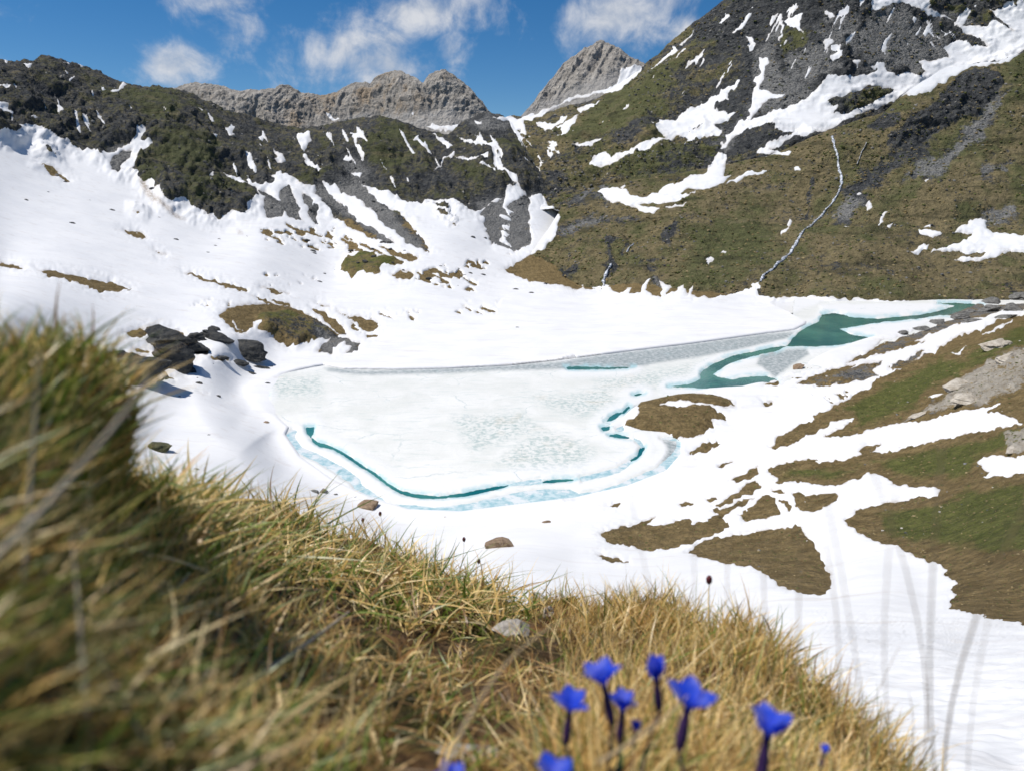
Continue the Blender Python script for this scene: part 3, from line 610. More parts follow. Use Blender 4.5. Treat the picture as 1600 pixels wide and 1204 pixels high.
class Piece:
    def __init__(self, surf, x0, x1, ytop, ybot, step, ystep, ridge_rough=0.0, seed=0):
        self.surf = surf
        xs = np.arange(x0, x1 + step, step)
        yt = lin(ytop, xs); yb = lin(ybot, xs)
        if ridge_rough:
            yt = yt - ridge_rough * fbm(np.stack([xs / 11.0, 0 * xs + seed, 0 * xs], -1), 4, .6)
        nv = int(math.ceil((yb - yt).max() / ystep)) + 1
        v = np.linspace(0, 1, nv)
        self.X = np.repeat(xs[None], nv, 0)
        self.Y = yb[None] + (yt - yb)[None] * v[:, None]
        self.top = self.Y - yt[None]
        t = surf.t(self.X, self.Y)
        self.T = t
        self.W = P(self.X, self.Y, t)
        du = np.gradient(self.W, axis=1); dv = np.gradient(self.W, axis=0)
        n = np.cross(du, dv); n /= np.linalg.norm(n, axis=-1, keepdims=True) + 1e-12
        self.N = n
        self.shape = self.X.shape

    def faces(self, extra_rows=0):
        nv, nx = self.shape[0] + extra_rows, self.shape[1]
        i = np.arange(nv * nx).reshape(nv, nx)
        return np.stack([i[:-1, :-1], i[:-1, 1:], i[1:, 1:], i[1:, :-1]], -1).reshape(-1, 4)

    def build(self, name, mat, zone, disp, snow=True, back=12, back_drop=0.9, back_len=30.0, label=None, cat=None, split=None, snow_cap=None, dirt=None, extra_label=None, back_shift=None):
        X, Y, W = self.X, self.Y, self.W
        sd = getattr(self, 'sd', None)
        if sd is None:
            sd = snow_sd(X, Y, None, None) if snow else np.full(X.shape, -60.0)
        self.sd = sd
        sdm = sd * self.T / FPX
        deep = sstep(sd, 0, 14)
        fac = (1 - 0.45 * sstep(sd, -5, 3)) * (1 - 0.96 * sstep(sd, 0, 22))
        G = W + self.N * (disp * fac)[..., None]
        G[..., 2] -= 0.25 * deep * np.clip(self.T / 300.0, 0.9, 1.0)
        self.G = G
        rows = [G]; zr = [zone]
        if back:
            last = G[-1]
            for k in range(1, back + 1):
                r = last.copy()
                d = k * back_len * (1 + 0.12 * k)
                r[:, 1] += d
                if back_shift is None:
                    r[:, 0] += d * (r[:, 0] / np.maximum(r[:, 1], 1)) * 0.6
                else:
                    r[:, 0] += d * (last[:, 0] / last[:, 1] - back_shift)
                r[:, 2] -= d * back_drop * (0.5 + 0.5 * min(1, k / 4.0))
                r += 0.3 * back_len * np.stack([0 * r[:, 0], 0 * r[:, 0], fbm(r / (2.0 * back_len), 3)], -1) * min(1, k / 2)
                rows.append(r[None]); zr.append(zone[-1:])
        V = np.concatenate([r.reshape(-1, 3) for r in rows]); Z = np.concatenate([z.reshape(-1, 3) for z in zr])
        F = self.faces(back)
        objs = []
        if split is None:
            o = make_mesh(name, V, F, mat, {'zone': Z})
            tag(o, label, cat, kind='structure'); objs.append(o)
        else:
            inside = split(X, Y)
            inside = np.concatenate([inside, np.repeat(inside[-1:], back, 0)]).ravel()
            fm = inside[F].mean(1) > 0.5
            for (nm, mt, lb, ct), msk in zip(name, (~fm, fm)):
                v2, f2, a2 = compact(V, F[msk], {'zone': Z})
                o = make_mesh(nm, v2, f2, mt, a2); tag(o, lb, ct, kind='structure'); objs.append(o)
        if snow:
            capm = np.clip(self.T / 420.0, 0.12, 1.0) * 1.1
            th = np.where(sdm > 0, capm * (1 - np.exp(-sdm * 0.55 / capm)), np.maximum(sdm * 1.2, -6.0))
            S = G + self.N * (0.5 * th)[..., None]
            S[..., 2] += 0.5 * th + 0.25 * deep * np.clip(self.T / 300.0, 0.9, 1.0)
            if snow_cap is not None:
                S[..., 2] += snow_cap
            keep = (sd > -3.0).ravel()
            Fs = self.faces(0)
            Fs = Fs[keep[Fs].any(1)]
            core = (sd > 0).ravel()
            lab = components(Fs, X.size)
            rimd = 0.55 * sstep(sd, 3.4, 0.2) * sstep(vnoise(np.stack([X / 14.0, Y / 9.0, 0 * X + 8], -1)), -.5, .5)
            A = {'zone': np.clip((dirt if dirt is not None else 0) + rimd, 0, 1)[..., None].repeat(3, -1).reshape(-1, 3)}
            ids, cnt = np.unique(lab, return_counts=True)
            order = np.argsort(-cnt)
            small = []
            S = S.reshape(-1, 3)
            first = True
            for r in order:
                fm = Fs[lab == ids[r]]
                if not core[fm].any():
                    continue
                if cnt[r] < 40:
                    small.append(fm); continue
                v2, f2, a2 = compact(S, fm, A)
                par = objs[0]
                if len(objs) > 1 and inside[fm[:, 0]].mean() > 0.5:
                    par = objs[1]
                if first and extra_label:
                    so_ = make_mesh('snowfield', v2, f2, MAT_SNOW, a2); tag(so_, extra_label[0], extra_label[1], kind='structure')
                else:
                    make_mesh('snow_patch', v2, f2, MAT_SNOW, a2, par)
                first = False
            if small:
                v2, f2, a2 = compact(S, np.concatenate(small), A)
                tag(make_mesh('snow_remnants', v2, f2, MAT_SNOW, a2, objs[0]), kind='stuff')
        return objs


def Z3(r, g, b):
    return np.stack([np.clip(r, 0, 1), np.clip(g, 0, 1), np.clip(b, 0, 1)], -1)


STEP = 2.0
# ---- valley floor, lake shores, right hillside and the left mountain: one continuous ground
m1_pts = [(-250, 520, 140), (0, 500, 190), (0, 430, 330), (0, 330, 480), (0, 210, 640), (0, 97, 800), (-250, 400, 260), (-250, 200, 520), (-250, 120, 640),
          (100, 240, 680), (75, 92, 860), (215, 300, 650), (200, 420, 430), (200, 500, 315), (150, 600, 215), (340, 350, 640), (270, 140, 930), (300, 250, 760),
          (440, 195, 980), (430, 270, 800), (400, 400, 540), (350, 500, 350), (520, 330, 745), (520, 430, 570), (600, 180, 950), (620, 300, 780), (600, 400, 610), (700, 213, 930),
          (720, 330, 745), (765, 178, 950), (765, 260, 850), (800, 195, 950), (830, 250, 870), (835, 300, 810), (760, 400, 665), (860, 330, 790), (800, 430, 625), (870, 400, 690), (880, 335, 800),
          (450, 500, 400), (470, 540, 350), (300, 600, 260), (420, 640, 222), (250, 700, 172), (330, 760, 135), (430, 770, 150), (240, 560, 272),
          (520, 500, 420), (650, 480, 470), (800, 470, 520), (950, 445, 600), (940, 440, 620),
          (1800, 380, 300), (1600, 450, 380), (1500, 486, 430), (1590, 520, 270), (1500, 520, 340), (1590, 600, 190), (1450, 600, 240), (1300, 650, 225), (1590, 700, 130), (1450, 700, 165),
          (1300, 720, 180), (1590, 850, 72), (1450, 850, 92), (1300, 850, 105), (1200, 850, 120), (1590, 960, 45), (1450, 940, 58), (1300, 920, 72), (1200, 890, 90), (1100, 870, 115),
          (1000, 850, 135), (1600, 1010, 28), (1450, 1000, 30), (1300, 1000, 30), (1600, 1100, 14), (1300, 1100, 15), (1600, 1204, 9), (1300, 1204, 9), (900, 950, 60), (900, 880, 110),
          (700, 850, 130), (700, 900, 90), (500, 800, 140), (500, 850, 110), (700, 1000, 30), (700, 1204, 9), (200, 900, 40), (200, 1204, 9), (0, 700, 105), (0, 900, 30), (0, 1204, 9),
          (-250, 700, 60), (-250, 1204, 8), (1850, 1204, 8), (1850, 950, 40), (1850, 700, 100), (1850, 550, 180)]
m1_pts += [lakeY(*q) for q in [(450, 690), (620, 795), (850, 785), (1060, 700), (980, 640), (1150, 608), (510, 572), (870, 560), (1250, 570), (1440, 508), (1000, 490), (700, 700), (800, 600), (1180, 466), (1100, 520)]]
S1 = Surf(m1_pts, lake=True)
TOP1 = [(-260, 130), (0, 97), (20, 98), (45, 95), (60, 91), (75, 89), (90, 93), (110, 98), (150, 108), (185, 124), (200, 130), (240, 138), (270, 141), (300, 150), (350, 175), (400, 185), (440, 195), (470, 200), (500, 195),
        (560, 185), (595, 180), (640, 195), (700, 212), (720, 192), (745, 180), (765, 175), (785, 182), (800, 194), (815, 220), (830, 250), (845, 280), (865, 310), (880, 335), (900, 400),
        (940, 440), (1100, 455), (1180, 464), (1260, 505), (1300, 540), (1380, 524), (1440, 505), (1500, 485), (1540, 470), (1600, 449), (1860, 360)]
pc = Piece(S1, -240, 1840, TOP1, [(-260, 1290), (1860, 1290)], STEP, STEP, 2.0, 1)
X, Y = pc.X, pc.Y
LEFTMTN = PX(-400, 250, 0, 255, 150, 262, 210, 330, 330, 372, 420, 345, 520, 345, 640, 345, 760, 345, 800, 320, 850, 322, 900, 330, 900, -200, -400, -200)
leftw = poly_sd(X, Y, LEFTMTN, 60.0)
lm = sstep(leftw, -25, 25)
green_b = soft(X, Y, [C1(610, 630, 660, 540, 720, 480, 800, 400, 900, 430, 1000, 480, 960, 620, 820, 650, 700, 700), C1(760, 740, 900, 690, 1000, 620, 1190, 700, 1160, 750, 900, 780),
                      C2(380, 560, 460, 370, 600, 420, 700, 480, 640, 560, 480, 640), C2(70, 600, 180, 620, 150, 690, 90, 680), C2(780, 560, 980, 620, 1030, 680, 860, 640),
                      C1(480, 230, 800, 250, 900, 330, 700, 400), C2(1000, 430, 1110, 480, 1080, 600, 1020, 560)])
scree_b = soft(X, Y, [C2(150, 660, 380, 660, 700, 1000, 480, 960, 160, 740), C2(-40, 660, 180, 720, 170, 870, -20, 850), C1(1190, 690, 1340, 780, 1310, 850, 1210, 840), C1(500, 500, 630, 500, 560, 640, 500, 640),
                      C2(900, 740, 1170, 720, 1180, 1000, 920, 980), C5(895, 220, 1080, 220, 1080, 310, 895, 310), C2(860, 380, 960, 345, 1050, 380, 1040, 440, 930, 430), C2(280, 560, 370, 560, 420, 660, 300, 680)])
lime_a = soft(X, Y, [C7(540, 490, 600, 455, 660, 430, 720, 370, 800, 320, 880, 260, 1010, 215, 1300, 180, 1300, 300, 1010, 330, 980, 380, 900, 412, 800, 436, 700, 448), C7(900, 520, 1010, 480, 1200, 470, 1200, 590, 960, 585, 930, 560)], 10, 12)
ledge_a = soft(X, Y, [C7(390, 275, 480, 230, 560, 190, 720, 110, 940, 25, 1500, -60, 1500, 70, 1010, 100, 860, 125, 650, 200, 500, 250), C7(200, 350, 520, 260, 680, 225, 660, 260, 500, 330, 250, 370)], 8, 6)
green_a = soft(X, Y, [C7(200, 560, 400, 400, 700, 240, 900, 150, 1010, 120, 1010, 200, 800, 290, 640, 400, 400, 500), C7(150, 620, 500, 570, 800, 515, 1010, 480, 1400, 460, 1400, 600, 700, 640, 300, 690), C7(480, 740, 800, 715, 1000, 690, 1000, 900, 700, 870, 560, 880),
                      C6(1330, 800, 1480, 750, 1640, 760, 1640, 830, 1400, 840), C6(820, 1040, 900, 1040, 880, 1085)], 18, 14)
dark_a = soft(X, Y, [C5(-40, 320, 40, 285, 120, 290, 300, 420, 100, 440, 10, 410), C5(170, 180, 360, 220, 450, 310, 410, 390, 300, 390, 210, 280)], 6, 4)
knoll = soft(X, Y, [C5(640, 150, 760, 140, 900, 190, 960, 220, 900, 250, 800, 275, 660, 210)], 8, 5)
knoll2 = soft(X, Y, [C2(265, 1080, 310, 1000, 400, 985, 555, 1040, 450, 1100, 300, 1110)], 8, 5)
pc.sd = snow_sd(X, Y, None, None)
away = sstep(-pc.sd, 2, 26)
R = lm * (0.44 + 0.20 * green_b) + (1 - lm) * (0.95 - 0.62 * lime_a - 0.50 * ledge_a - 0.9 * dark_a - 0.35 * knoll - 0.25 * knoll2)
R = R * (1 - 0.8 * scree_b)
Gz = lm * (0.42 + 0.3 * green_b) + (1 - lm) * (0.05 + (0.80 * green_a + 0.12) * (0.25 + 0.75 * away) + 0.4 * knoll + 0.5 * knoll2)
Bz = lm * 0.05 + (1 - lm) * (0.3 * (1 - dark_a) + 0.75 * lime_a + 0.15 * ledge_a)
Bz = np.maximum(Bz * (1 - 0.5 * scree_b), 0.5 * scree_b)
zone = Z3(R, Gz, Bz)
Wp = pc.W
sc_ = np.clip(pc.T / 500.0, 0.05, 1.6)
near_ridge = 0.25 + 0.75 * sstep(pc.top, 0, 60)
d_left = near_ridge * (18 * fbm(Wp / 95.0, 3, .5) + 9 * fbm(np.stack([(Wp[..., 0] + .45 * Wp[..., 2]) / 30.0, Wp[..., 1] / 60.0, Wp[..., 2] / 130.0], -1), 4, .55, True) + 5 * fbm(Wp * np.array([1, 1, 1.6]) / 24.0, 5, .62, True)) * (1 - 0.75 * scree_b)
d_left = d_left + (1 - scree_b) * 2.5 * fbm(Wp / 9.0, 3, .6, True)
lakesd = poly_sd(X, Y, LAKE, 60.0)
shore = sstep(-lakesd, 2, 50)
d_val = shore * (1.5 * sc_ * fbm(Wp / (34.0), 3) + 0.28 * sc_ * fbm(Wp / 7.0, 4, .55))
d_val = d_val + shore * lime_a * 1.7 * (fbm(Wp * np.array([1, .8, 2.2]) / 9.0, 5, .6, True) + .3) + shore * ledge_a * 2.6 * (fbm(Wp * np.array([.6, .6, 3.]) / 7.0, 5, .6, True) + .2)
d_val = d_val + shore * np.clip(pc.T / 150.0, .1, 2) * .5 * fbm(Wp / 2.4, 4, .6) * (1 - lm)
d_val = d_val + dark_a * 1.5 * fbm(Wp / 8.0, 4, .6, True) + (knoll + knoll2) * 5.0 + sstep(lakesd * -1, 0, 10) * 3.0 * soft(X, Y, [SNOW_OPS[[i for i, o in enumerate(SNOW_OPS) if o[0] == '-'][41]][1]] if False else [C6(730, 590, 800, 500, 980, 455, 1160, 500, 1100, 590, 990, 640, 850, 615)], 20, 3) * 0.8
d_val *= sstep(Y, 1500, 900) * 0 + 1
nearf = sstep(pc.T, 140, 40)
d_val = d_val * (1 - 0.7 * nearf)
disp = lm * d_left + (1 - lm) * d_val
# sun cups on the near snow
wq = Wp.copy()
cups = 0.13 * fbm(np.stack([wq[..., 0] / 0.85 + .25 * wq[..., 1], (wq[..., 1] - .22 * wq[..., 0]) / 0.34, 0 * wq[..., 2]], -1), 2, .45) * sstep(pc.T, 75, 22)
cups = cups + 0.16 * fbm(wq / np.array([3.2, 2.2, 3.]), 2) * sstep(pc.T, 160, 60)
dirt = soft(X, Y, [C1(645, 670, 670, 690, 700, 740, 750, 785, 810, 820, 860, 848, 820, 842, 760, 808, 700, 765, 655, 715)], 3, 2) * 0.9 + 0.5 * soft(X, Y, [C1(1095, 890, 1120, 895, 1125, 915, 1100, 915)], 3, 2)
valley_objs = pc.build((('valley_ground', MAT_VALLEY, 'brown and green turf of the valley floor and right hillside showing through the snow', 'ground'),
                        ('dark_mountain', MAT_LEFT, 'dark rocky mountain with snow gullies closing the valley on the left', 'mountain')),
                       None, zone, disp, split=lambda x, y: poly_sd(x, y, LEFTMTN, 60.0) > 0, back=8, back_len=40, back_drop=0.8, snow_cap=cups, dirt=dirt,
                       extra_label=('broad white snowfield covering the valley and sloping down to the frozen lake', 'snow'))
ground_piece = pc

# ---- limestone wall
pts = [(200, 140, 1330), (300, 130, 1350), (440, 133, 1340), (520, 150, 1350), (615, 110, 1350), (690, 112, 1330), (765, 178, 1300), (830, 215, 1280),
       (200, 260, 1190), (350, 260, 1200), (500, 260, 1200), (650, 250, 1190), (760, 250, 1170), (830, 260, 1160), (450, 190, 1290), (620, 180, 1290), (700, 180, 1270)]
C_TOP = [(200, 146), (240, 141), (262, 139), (300, 131), (330, 131), (352, 139), (370, 145), (400, 143), (430, 141), (437, 133), (450, 133), (462, 139), (480, 148), (510, 152), (530, 143), (548, 132), (560, 129), (578, 131), (584, 122),
         (595, 115), (612, 110), (628, 111), (640, 117), (655, 126), (662, 131), (672, 119), (680, 113), (695, 112), (710, 120), (722, 129), (735, 141), (752, 160), (765, 178), (800, 205), (840, 225)]
pc = Piece(Surf(pts), 210, 830, C_TOP, [(200, 262), (840, 262)], 1.4, 1.4, 3.5, 3)
X, Y, Wp = pc.X, pc.Y, pc.W
foot = sstep(Y - lin([(200, 190), (350, 195), (420, 205), (520, 190), (560, 175), (620, 172), (700, 165), (760, 190), (840, 230)], X), -10, 14)
Wq = Wp + np.stack([26 * fbm(Wp / 70.0, 3), 0 * X, 14 * fbm(Wp / 50.0 + 9, 3)], -1)
disp = (11 * fbm(Wq / np.array([44.0, 400.0, 150.0]), 4, .55, True) + 4.5 * fbm(Wq / np.array([13., 400., 70.]), 4, .6, True)
        + 3.5 * fbm(Wq / np.array([60., 200., 9.]), 4, .6, True) + 2.2 * fbm(Wp / 7.0, 3, .6, True)) * (1 - 0.75 * foot) * (0.35 + 0.65 * sstep(pc.top, 0, 16))
zone = Z3(0 * X, 0 * X, 0.08 + 0.55 * foot)
cliff_snow = SNOW_OPS
SNOW_OPS = [('+', p) for p in [C2(655, 408, 700, 400, 750, 408, 850, 396, 845, 420, 800, 437, 750, 430, 690, 418), C2(200, 355, 240, 362, 270, 385, 230, 380), C1(712, 232, 800, 232, 822, 222, 795, 245, 740, 243), C2(600, 350, 620, 350, 612, 365)]]
pc.build('limestone_cliff', MAT_CLIFF, zone, disp, label='jagged banded limestone cliff rising behind the dark mountain', cat='cliff', back_len=30)
SNOW_OPS = cliff_snow

# ---- pale peak
pts = [(938, 65, 1750), (805, 190, 1600), (1005, 100, 1700), (1050, 150, 1650), (900, 190, 1560), (960, 150, 1590), (870, 115, 1690), (1020, 190, 1560), (800, 240, 1520), (1050, 240, 1500), (860, 165, 1610)]
D_TOP = [(790, 205), (800, 192), (810, 186), (822, 174), (835, 160), (843, 146), (850, 139), (865, 121), (880, 101), (893, 89), (900, 86), (912, 77), (925, 71), (938, 65), (950, 67), (962, 74), (980, 85), (1005, 100), (1045, 135), (1070, 160)]
pc = Piece(Surf(pts), 792, 1066, D_TOP, [(780, 240), (1070, 240)], 1.4, 1.4, 1.8, 8)
X, Y, Wp = pc.X, pc.Y, pc.W
along = (X - 938) * .62 + (Y - 65) * .0
fl = np.stack([(X + .75 * (Y - 65) * np.sign(X - 930) * -0.0 + 0.55 * Y) / 13.0, (Y - .3 * X) / 60.0, 0 * X], -1)
foot = sstep(Y - lin([(790, 175), (860, 150), (920, 120), (960, 110), (1060, 130)], X), -6, 18)
disp = (10 * fbm(fl, 4, .55, True) + 6 * fbm(Wp / 22.0, 5, .6, True)) * (1 - .72 * foot) * (0.4 + 0.6 * sstep(pc.top, 0, 14))
zone = Z3(0 * X, 0 * X, 0.25 + 0.5 * foot)
pc.build('limestone_peak', MAT_PEAK, zone, disp, label='pale pointed limestone peak behind the saddle', cat='mountain', back_len=40)

# ---- right mountain, upper part
pts = [(860, 300, 815), (940, 290, 812), (1040, 270, 812), (1200, 250, 812), (1290, 215, 850), (1400, 190, 905), (1500, 130, 950), (1600, 100, 960), (1850, 0, 950),
       (775, 190, 1130), (810, 190, 1140), (870, 175, 1150), (930, 160, 1150), (1000, 115, 1150), (1010, 100, 1160), (1060, 58, 1150), (1130, 0, 1120), (1250, -60, 1110), (1400, -110, 1090), (1600, -150, 1080), (1850, -160, 1050),
       (1100, 150, 980), (1200, 120, 960), (1300, 60, 980), (1500, 20, 1030), (900, 230, 920), (840, 260, 885), (1000, 200, 905), (820, 300, 830), (1250, 180, 885), (780, 330, 800), (1250, 270, 800), (1500, 200, 880), (1850, 120, 880)]
E_TOP = [(770, 200), (785, 186), (800, 182), (830, 184), (870, 172), (930, 155), (1000, 112), (1010, 100), (1030, 84), (1060, 58), (1100, 24), (1130, 0), (1200, -50), (1300, -100), (1860, -150)]
E_BOT = [(770, 330), (900, 330), (1040, 310), (1200, 285), (1290, 250), (1400, 215), (1600, 130), (1860, 60)]
pc = Piece(Surf(pts), 776, 1830, E_TOP, E_BOT, STEP, STEP, 1.5, 5)
X, Y, Wp = pc.X, pc.Y, pc.W
scree = soft(X, Y, [C4(60, 200, 110, 110, 160, 110, 150, 300, 230, 180, 300, 120, 360, 60, 460, 20, 400, 200, 330, 300, 250, 380, 130, 430, 10, 500, 10, 420, 60, 330), C4(430, 110, 600, 30, 800, 120, 820, 220, 700, 320, 560, 290, 430, 260),
                    C3(850, 590, 980, 440, 1000, 300, 1040, 200, 1060, 220, 1020, 420, 880, 620), C4(700, 40, 900, 100, 960, 190, 860, 130), C4(950, 60, 1070, 130, 1000, 130)], 16, 26)
green = soft(X, Y, [C4(150, 140, 200, 110, 240, 170, 190, 260, 160, 250), C4(220, 280, 280, 130, 330, 180, 310, 320, 240, 340), C4(420, 200, 600, 160, 780, 140, 760, 200, 560, 240, 420, 240), C4(320, 90, 440, 80, 400, 130),
                    C3(250, 560, 400, 400, 560, 300, 700, 250, 640, 420, 420, 560), C3(330, 650, 640, 560, 860, 560, 800, 640, 500, 720), C4(730, 10, 850, 40, 940, 80, 820, 80), C4(330, 405, 430, 370, 550, 345, 595, 355, 520, 400, 400, 450), C4(330, 405, 430, 370, 550, 345, 595, 355, 520, 400, 400, 450) + 2.0], 18, 24)
dark = soft(X, Y, [C3(400, 580, 480, 500, 620, 430, 640, 470, 520, 560), C3(540, 660, 680, 590, 780, 580, 690, 690, 560, 700), C3(760, 120, 1000, 0, 1180, 0, 1050, 90, 900, 200), C3(160, 700, 320, 620, 340, 660, 200, 760), C4(820, 20, 1000, 0, 960, 60),
                   C3(150, 450, 300, 400, 400, 370, 330, 420, 240, 460)], 18, 24)
lowleft = sstep(1150 - X, -60, 200)
crag = sstep(fbm(Wp * np.array([.55, 1, 1.25]) / 48.0, 5, .6, True), .05, .5)
R = (0.42 + 0.34 * lowleft + 0.30 * green) * (1 - 0.75 * scree) - 0.24 * dark - 0.24 * crag
Gz = 0.45 + 0.4 * green - 0.05 * lowleft
Bz = np.maximum(0.12 * (1 - dark), 0.5 * scree)
zone = Z3(R, Gz, Bz)
disp = (0.3 + 0.7 * sstep(pc.top, 0, 50)) * (13 * fbm(Wp / 110.0, 3) + 9 * fbm(Wp / 36.0, 5, .6, True) + 2.2 * fbm(Wp / 8.0, 3, .6, True)) * (1 - .7 * scree)
upper_piece = pc
pc.build('right_mountain', MAT_RIGHT, zone, disp, label='high dark mountain with scree and broad snow patches filling the upper right', cat='mountain', back_len=40, back_drop=.7)

# ---- right mountain, lower slope and spur
pts = [(1040, 270, 795), (940, 290, 795), (1200, 250, 795), (870, 305, 800), (1100, 350, 690), (1200, 350, 690), (1300, 350, 680), (950, 370, 680), (1400, 350, 670), (1550, 350, 660), (1290, 210, 800), (1380, 182, 800), (1440, 130, 830),
       (1520, 101, 840), (1600, 82, 840), (1400, 260, 745), (1550, 220, 755), (1850, 0, 850), (1850, 200, 760), (1850, 350, 640), (860, 340, 760), (830, 396, 690)]
for fx, fy in [(795, 422), (850, 432), (900, 442), (1000, 456), (1100, 461), (1200, 465), (1300, 468), (1400, 470), (1550, 469), (1850, 465)]:
    q = lakeY(fx, fy, 4.0 if fx < 1000 else 0.6)
    pts.append(q); pts.append((fx, fy + 28, q[2] * .975))
F_TOP = [(788, 426), (830, 396), (860, 355), (872, 335), (882, 306), (940, 290), (1040, 272), (1130, 258), (1200, 245), (1290, 207), (1340, 190), (1380, 178), (1410, 150), (1440, 130), (1475, 108), (1500, 104), (1520, 101), (1560, 98), (1600, 82), (1860, 0)]
SF = Surf(pts)
pc = Piece(SF, 790, 1830, F_TOP, [(780, 452), (860, 468), (1000, 488), (1860, 500)], STEP, STEP, 1.2, 6)
X, Y, Wp = pc.X, pc.Y, pc.W
darkrock = soft(X, Y, [C4(575, 555, 620, 500, 700, 440, 780, 390, 830, 320, 900, 285, 960, 285, 1010, 310, 1000, 380, 940, 440, 860, 470, 780, 510, 700, 550, 620, 570), C4(500, 500, 560, 450, 620, 450, 600, 490, 540, 520),
                       C3(220, 1080, 300, 1050, 330, 1060, 240, 1110), C3(400, 1120, 430, 940, 450, 940, 440, 1040, 430, 1110), C3(490, 990, 520, 950, 530, 960, 505, 1010), C3(630, 930, 680, 880, 705, 885, 660, 970), C3(540, 1040, 590, 1020, 640, 1030, 570, 1050),
                       C4(260, 760, 270, 690, 275, 760, 260, 830)], 8, 12)
smear = soft(X, Y, [C4(420, 780, 460, 690, 560, 640, 640, 580, 760, 530, 700, 610, 560, 700, 470, 770)], 18, 16)
scree = soft(X, Y, [C4(620, 720, 700, 620, 800, 580, 1000, 380, 1060, 340, 1030, 420, 880, 580, 740, 720), C4(900, 650, 1060, 630, 1040, 690, 920, 700), C4(900, 830, 1060, 800, 1080, 880, 960, 880),
                    C3(230, 915, 290, 868, 380, 850, 440, 847, 490, 843, 560, 858, 480, 872, 400, 864, 320, 888, 250, 915), C3(420, 800, 370, 760, 400, 735, 440, 770), C3(565, 1110, 600, 1075, 650, 1120, 640, 1165), C4(370, 760, 480, 780, 420, 860, 350, 870), C3(270, 800, 420, 660, 440, 660, 320, 790)], 11, 16)
brown = soft(X, Y, [C4(240, 1110, 290, 980, 310, 960, 300, 1040, 250, 1140), C4(400, 1010, 700, 960, 1000, 1020, 900, 1100, 500, 1080), C4(680, 760, 860, 680, 920, 760, 800, 880, 660, 860), C3(780, 780, 980, 690, 1050, 690, 900, 740, 800, 820), C3(1100, 800, 1250, 620, 1290, 700, 1120, 930), C4(200, 560, 350, 530, 340, 620, 240, 640), C3(240, 900, 400, 800, 700, 820, 500, 850)], 16, 12)
green = soft(X, Y, [C4(420, 1160, 520, 1120, 660, 1150, 600, 1190), C4(640, 760, 740, 560, 900, 500, 860, 640, 760, 700), C4(780, 830, 900, 800, 860, 860), C4(1040, 220, 1120, 200, 1120, 420, 1040, 380), C3(800, 900, 1000, 820, 1080, 980, 860, 1120, 700, 1140), C4(1040, 700, 1120, 680, 1120, 820, 1050, 780)], 18, 14)
crag = sstep(fbm(Wp * np.array([.55, 1, 1.25]) / 42.0, 5, .6, True), .15, .55) * (1 - .8 * green)
R = 0.95 - 0.85 * darkrock - 0.55 * scree - 0.5 * smear - 0.28 * crag
Gz = 0.44 + 0.35 * green - 0.45 * brown
Bz = np.maximum(0.18 * (1 - darkrock) * (1 - smear), 0.55 * scree * (1 - darkrock))
zone = Z3(R, Gz, Bz)
gul = fbm(np.stack([(Wp[..., 0] + .35 * Wp[..., 2]) / 26.0, Wp[..., 2] / 160.0, 0 * X], -1), 4, .55, True)
disp = (0.25 + 0.75 * sstep(pc.top, 0, 40)) * (9 * fbm(Wp / 90.0, 3) + 1.5 * gul + 3.0 * fbm(Wp / 22.0, 4, .55) + 1.6 * fbm(Wp / 6.0, 3, .6) + darkrock * 6 * fbm(Wp / 12.0, 4, .6, True))
pc.build('right_slope', MAT_RIGHT, zone, disp, label='olive brown grassy slope and dark spur rising from the far lake shore on the right', cat='hillside', back_len=25, back_drop=1.0)
slope_piece = pc


def on_piece(pcs, px, py):
    """point of a built piece that the photograph shows at (px, py)"""
    j = int(np.argmin(np.abs(pcs.X[0] - px)))
    i = int(np.argmin(np.abs(pcs.Y[:, j] - py)))
    return pcs.G[i, j].copy(), pcs.N[i, j]


